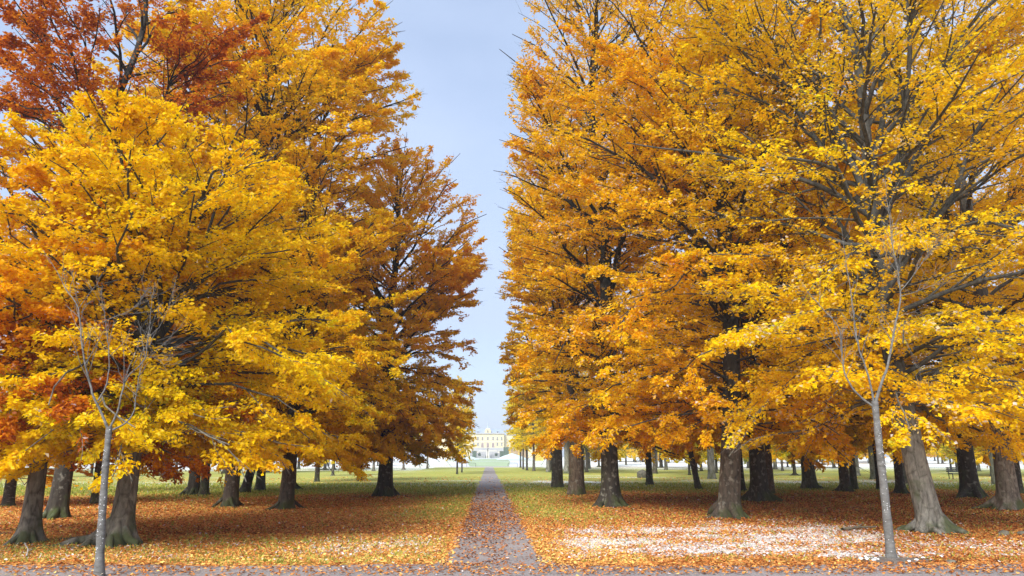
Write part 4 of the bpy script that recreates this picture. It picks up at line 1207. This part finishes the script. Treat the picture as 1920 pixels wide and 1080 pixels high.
# hedges
def hedge(px0, px1, py0, Y, depth, label, mat, base_py=None, seed=0):
    rng = np.random.default_rng(seed)
    x0, x1 = float(at_depth(px0, 850, Y)[0]), float(at_depth(px1, 850, Y)[0])
    zt = float(at_depth(916, py0, Y)[2]); z0 = float(gz(0, Y)) if base_py is None else float(at_depth(916, base_py, Y)[2])
    e = Acc()
    n = int(np.clip((x1 - x0) * (zt - z0) * 22, 300, 5000))
    # leafy shell on the faces
    face = rng.integers(0, 4, n)
    px_ = rng.uniform(x0, x1, n); pz_ = rng.uniform(z0, zt, n); py_ = rng.uniform(0, depth, n)
    px_ = np.where(face == 2, x0, np.where(face == 3, x1, px_)); pz_ = np.where(face == 1, zt, pz_); py_ = np.where(face == 0, 0, py_)
    P = np.stack([px_ - x0, py_, pz_ - z0], -1) + rng.normal(0, .06, (n, 3))
    Vl, Ql = leaf_quads(P, nrm(rng.normal(0, 1, (n, 3))), nrm(rng.normal(0, 1, (n, 3))), np.full(n, .5), np.full(n, .34), np.zeros(n))
    e.add(Vl, Ql); box(e, 0, x1 - x0, 0, depth, -.3, zt - z0)
    o = link('hedge', e.mesh('hedge', False), mat=mat); o.location = (x0, Y, z0)
    return prop(o, label, 'hedge')
HG = simple('dark_hedge', (.05, .085, .04), .9, .5, 1.2)
HB = simple('brown_hedge', (.34, .24, .13), .9, .4, .25)
HO = simple('golden_hedge', (.62, .44, .07), .9, .3, .3)
hedge(885.8, 892.8, 846.5, TY - 3, 3, 'square green hedge left of the palace stair', HG, seed=1)
hedge(937.5, 943.8, 846.5, TY - 3, 3, 'square green hedge right of the palace stair', HG, seed=2)
hedge(944.8, 953.8, 839.2, TY - 14, 5, 'tall dark green clipped hedge block right of the palace stair', HG, seed=3)
hedge(956.2, 958, 838.8, 420, 6, 'narrow golden end of the tall brown hedge', HO, 858, seed=4)
hedge(958.1, 972, 838.8, 420, 10, 'tall clipped brown beech hedge right of the palace garden', HB, 861, seed=5)
hedge(972.1, 974, 838.8, 418, 6, 'narrow golden strip in the tall brown hedge', HO, 861, seed=6)
hedge(974.2, 990, 838.8, 420, 10, 'dull brown stretch of hedge behind the row of trunks', HB, 861, seed=7)
hedge(1004.5, 1019, 848.0, 300, 6, 'golden yellow clipped bush behind the trunks right of the palace', HO, 862.5, seed=8)
hedge(857, 872, 840, 430, 8, 'tall brown clipped hedge left of the palace garden', HB, 859, seed=9)
for px, lb in ((899, 'round clipped bush left of the fountain'), (930.5, 'round clipped bush right of the fountain')):
    hedge(px - 1.7, px + 1.7, 850.6, TY - 10, 2, lb, HG, 854.6, seed=int(px))
# frosted garden lawns and white mounds
def gsheet(name, quad, mat, dz):
    V = np.array([[x, y, float(gz(x, y)) + dz] for x, y in quad]); 
    # split along Y so the sheet follows the slope
    n = 24; A = np.linspace(0, 1, n)[:, None]
    Lf = np.array(quad[0]) * (1 - A) + np.array(quad[3]) * A; Rt = np.array(quad[1]) * (1 - A) + np.array(quad[2]) * A
    V = np.concatenate([np.stack([Lf[:, 0], Lf[:, 1], gz(0, Lf[:, 1]) + dz], -1), np.stack([Rt[:, 0], Rt[:, 1], gz(0, Rt[:, 1]) + dz], -1)])
    Q = np.array([[i, n + i, n + i + 1, i + 1] for i in range(n - 1)])
    return prop(link(name, np_mesh(name, V, Q), mat=mat), kind='structure')
LAWN = simple('frosted_lawn', (.35, .45, .26), .95, .14, .12)
FROSTG = simple('frosted_gravel', (.60, .64, .68), .95, .08, .1)
gsheet('garden_gravel', [(-9.5, 185), (9.5, 185), (19, 488), (-19, 488)], FROSTG, .03)
gsheet('lawn', [(-4.6, 186), (5.0, 186), (8.6, 300), (-8.6, 300)], LAWN, .06)
gsheet('lawn', [(-8.8, 308), (8.8, 308), (10, 440), (-10, 440)], LAWN, .06)
def mound(px0, px1, py_top, Y, name='snow_mound'):
    x0, x1 = float(at_depth(px0, 850, Y)[0]), float(at_depth(px1, 850, Y)[0])
    z0 = float(gz(0, Y)); zt = float(at_depth(916, py_top, Y)[2])
    cx, hw = (x0 + x1) / 2, (x1 - x0) / 2
    n = 25; g = np.linspace(-1, 1, n); X, Yg = np.meshgrid(g, g)
    rr = np.sqrt(X ** 2 + Yg ** 2)
    Z = (zt - z0) * np.clip(1 - rr, 0, 1) ** .8 * (1 + .1 * fbm(X * 4, Yg * 4, 3)) - .1
    V = np.stack([cx + X * hw, Y + Yg * 40, z0 + Z], -1).reshape(-1, 3); ix = np.arange(n * n).reshape(n, n)
    Q = np.stack([ix[:-1, :-1], ix[:-1, 1:], ix[1:, 1:], ix[1:, :-1]], -1).reshape(-1, 4)
    return prop(link('hill', np_mesh(name, V, Q, smooth=True), mat=simple('frosted_bank', (.60, .72, .68), .9, .12, .1)), kind='structure')
mound(930, 990, 849.5, 400); mound(840, 901, 852.5, 400)

# ------------------------------------------------------------------ haze
hz = bpy.data.materials.new('haze'); hz.use_nodes = True
ht = hz.node_tree; ht.nodes.clear()
ho = ht.nodes.new('ShaderNodeOutputMaterial'); pv = ht.nodes.new('ShaderNodeVolumePrincipled')
pv.inputs['Color'].default_value = (.86, .93, 1.0, 1)
pv.inputs['Density'].default_value = 0.0006
ht.links.new(pv.outputs['Volume'], ho.inputs['Volume'])
USE_HAZE = True
if USE_HAZE:
    a = Acc(); box(a, -2600, 2600, -70, 3100, -1.5, 45)
    prop(link('haze', a.mesh('haze', False), mat=hz), 'thin cold haze hanging over the park and the palace', 'haze', kind='stuff')
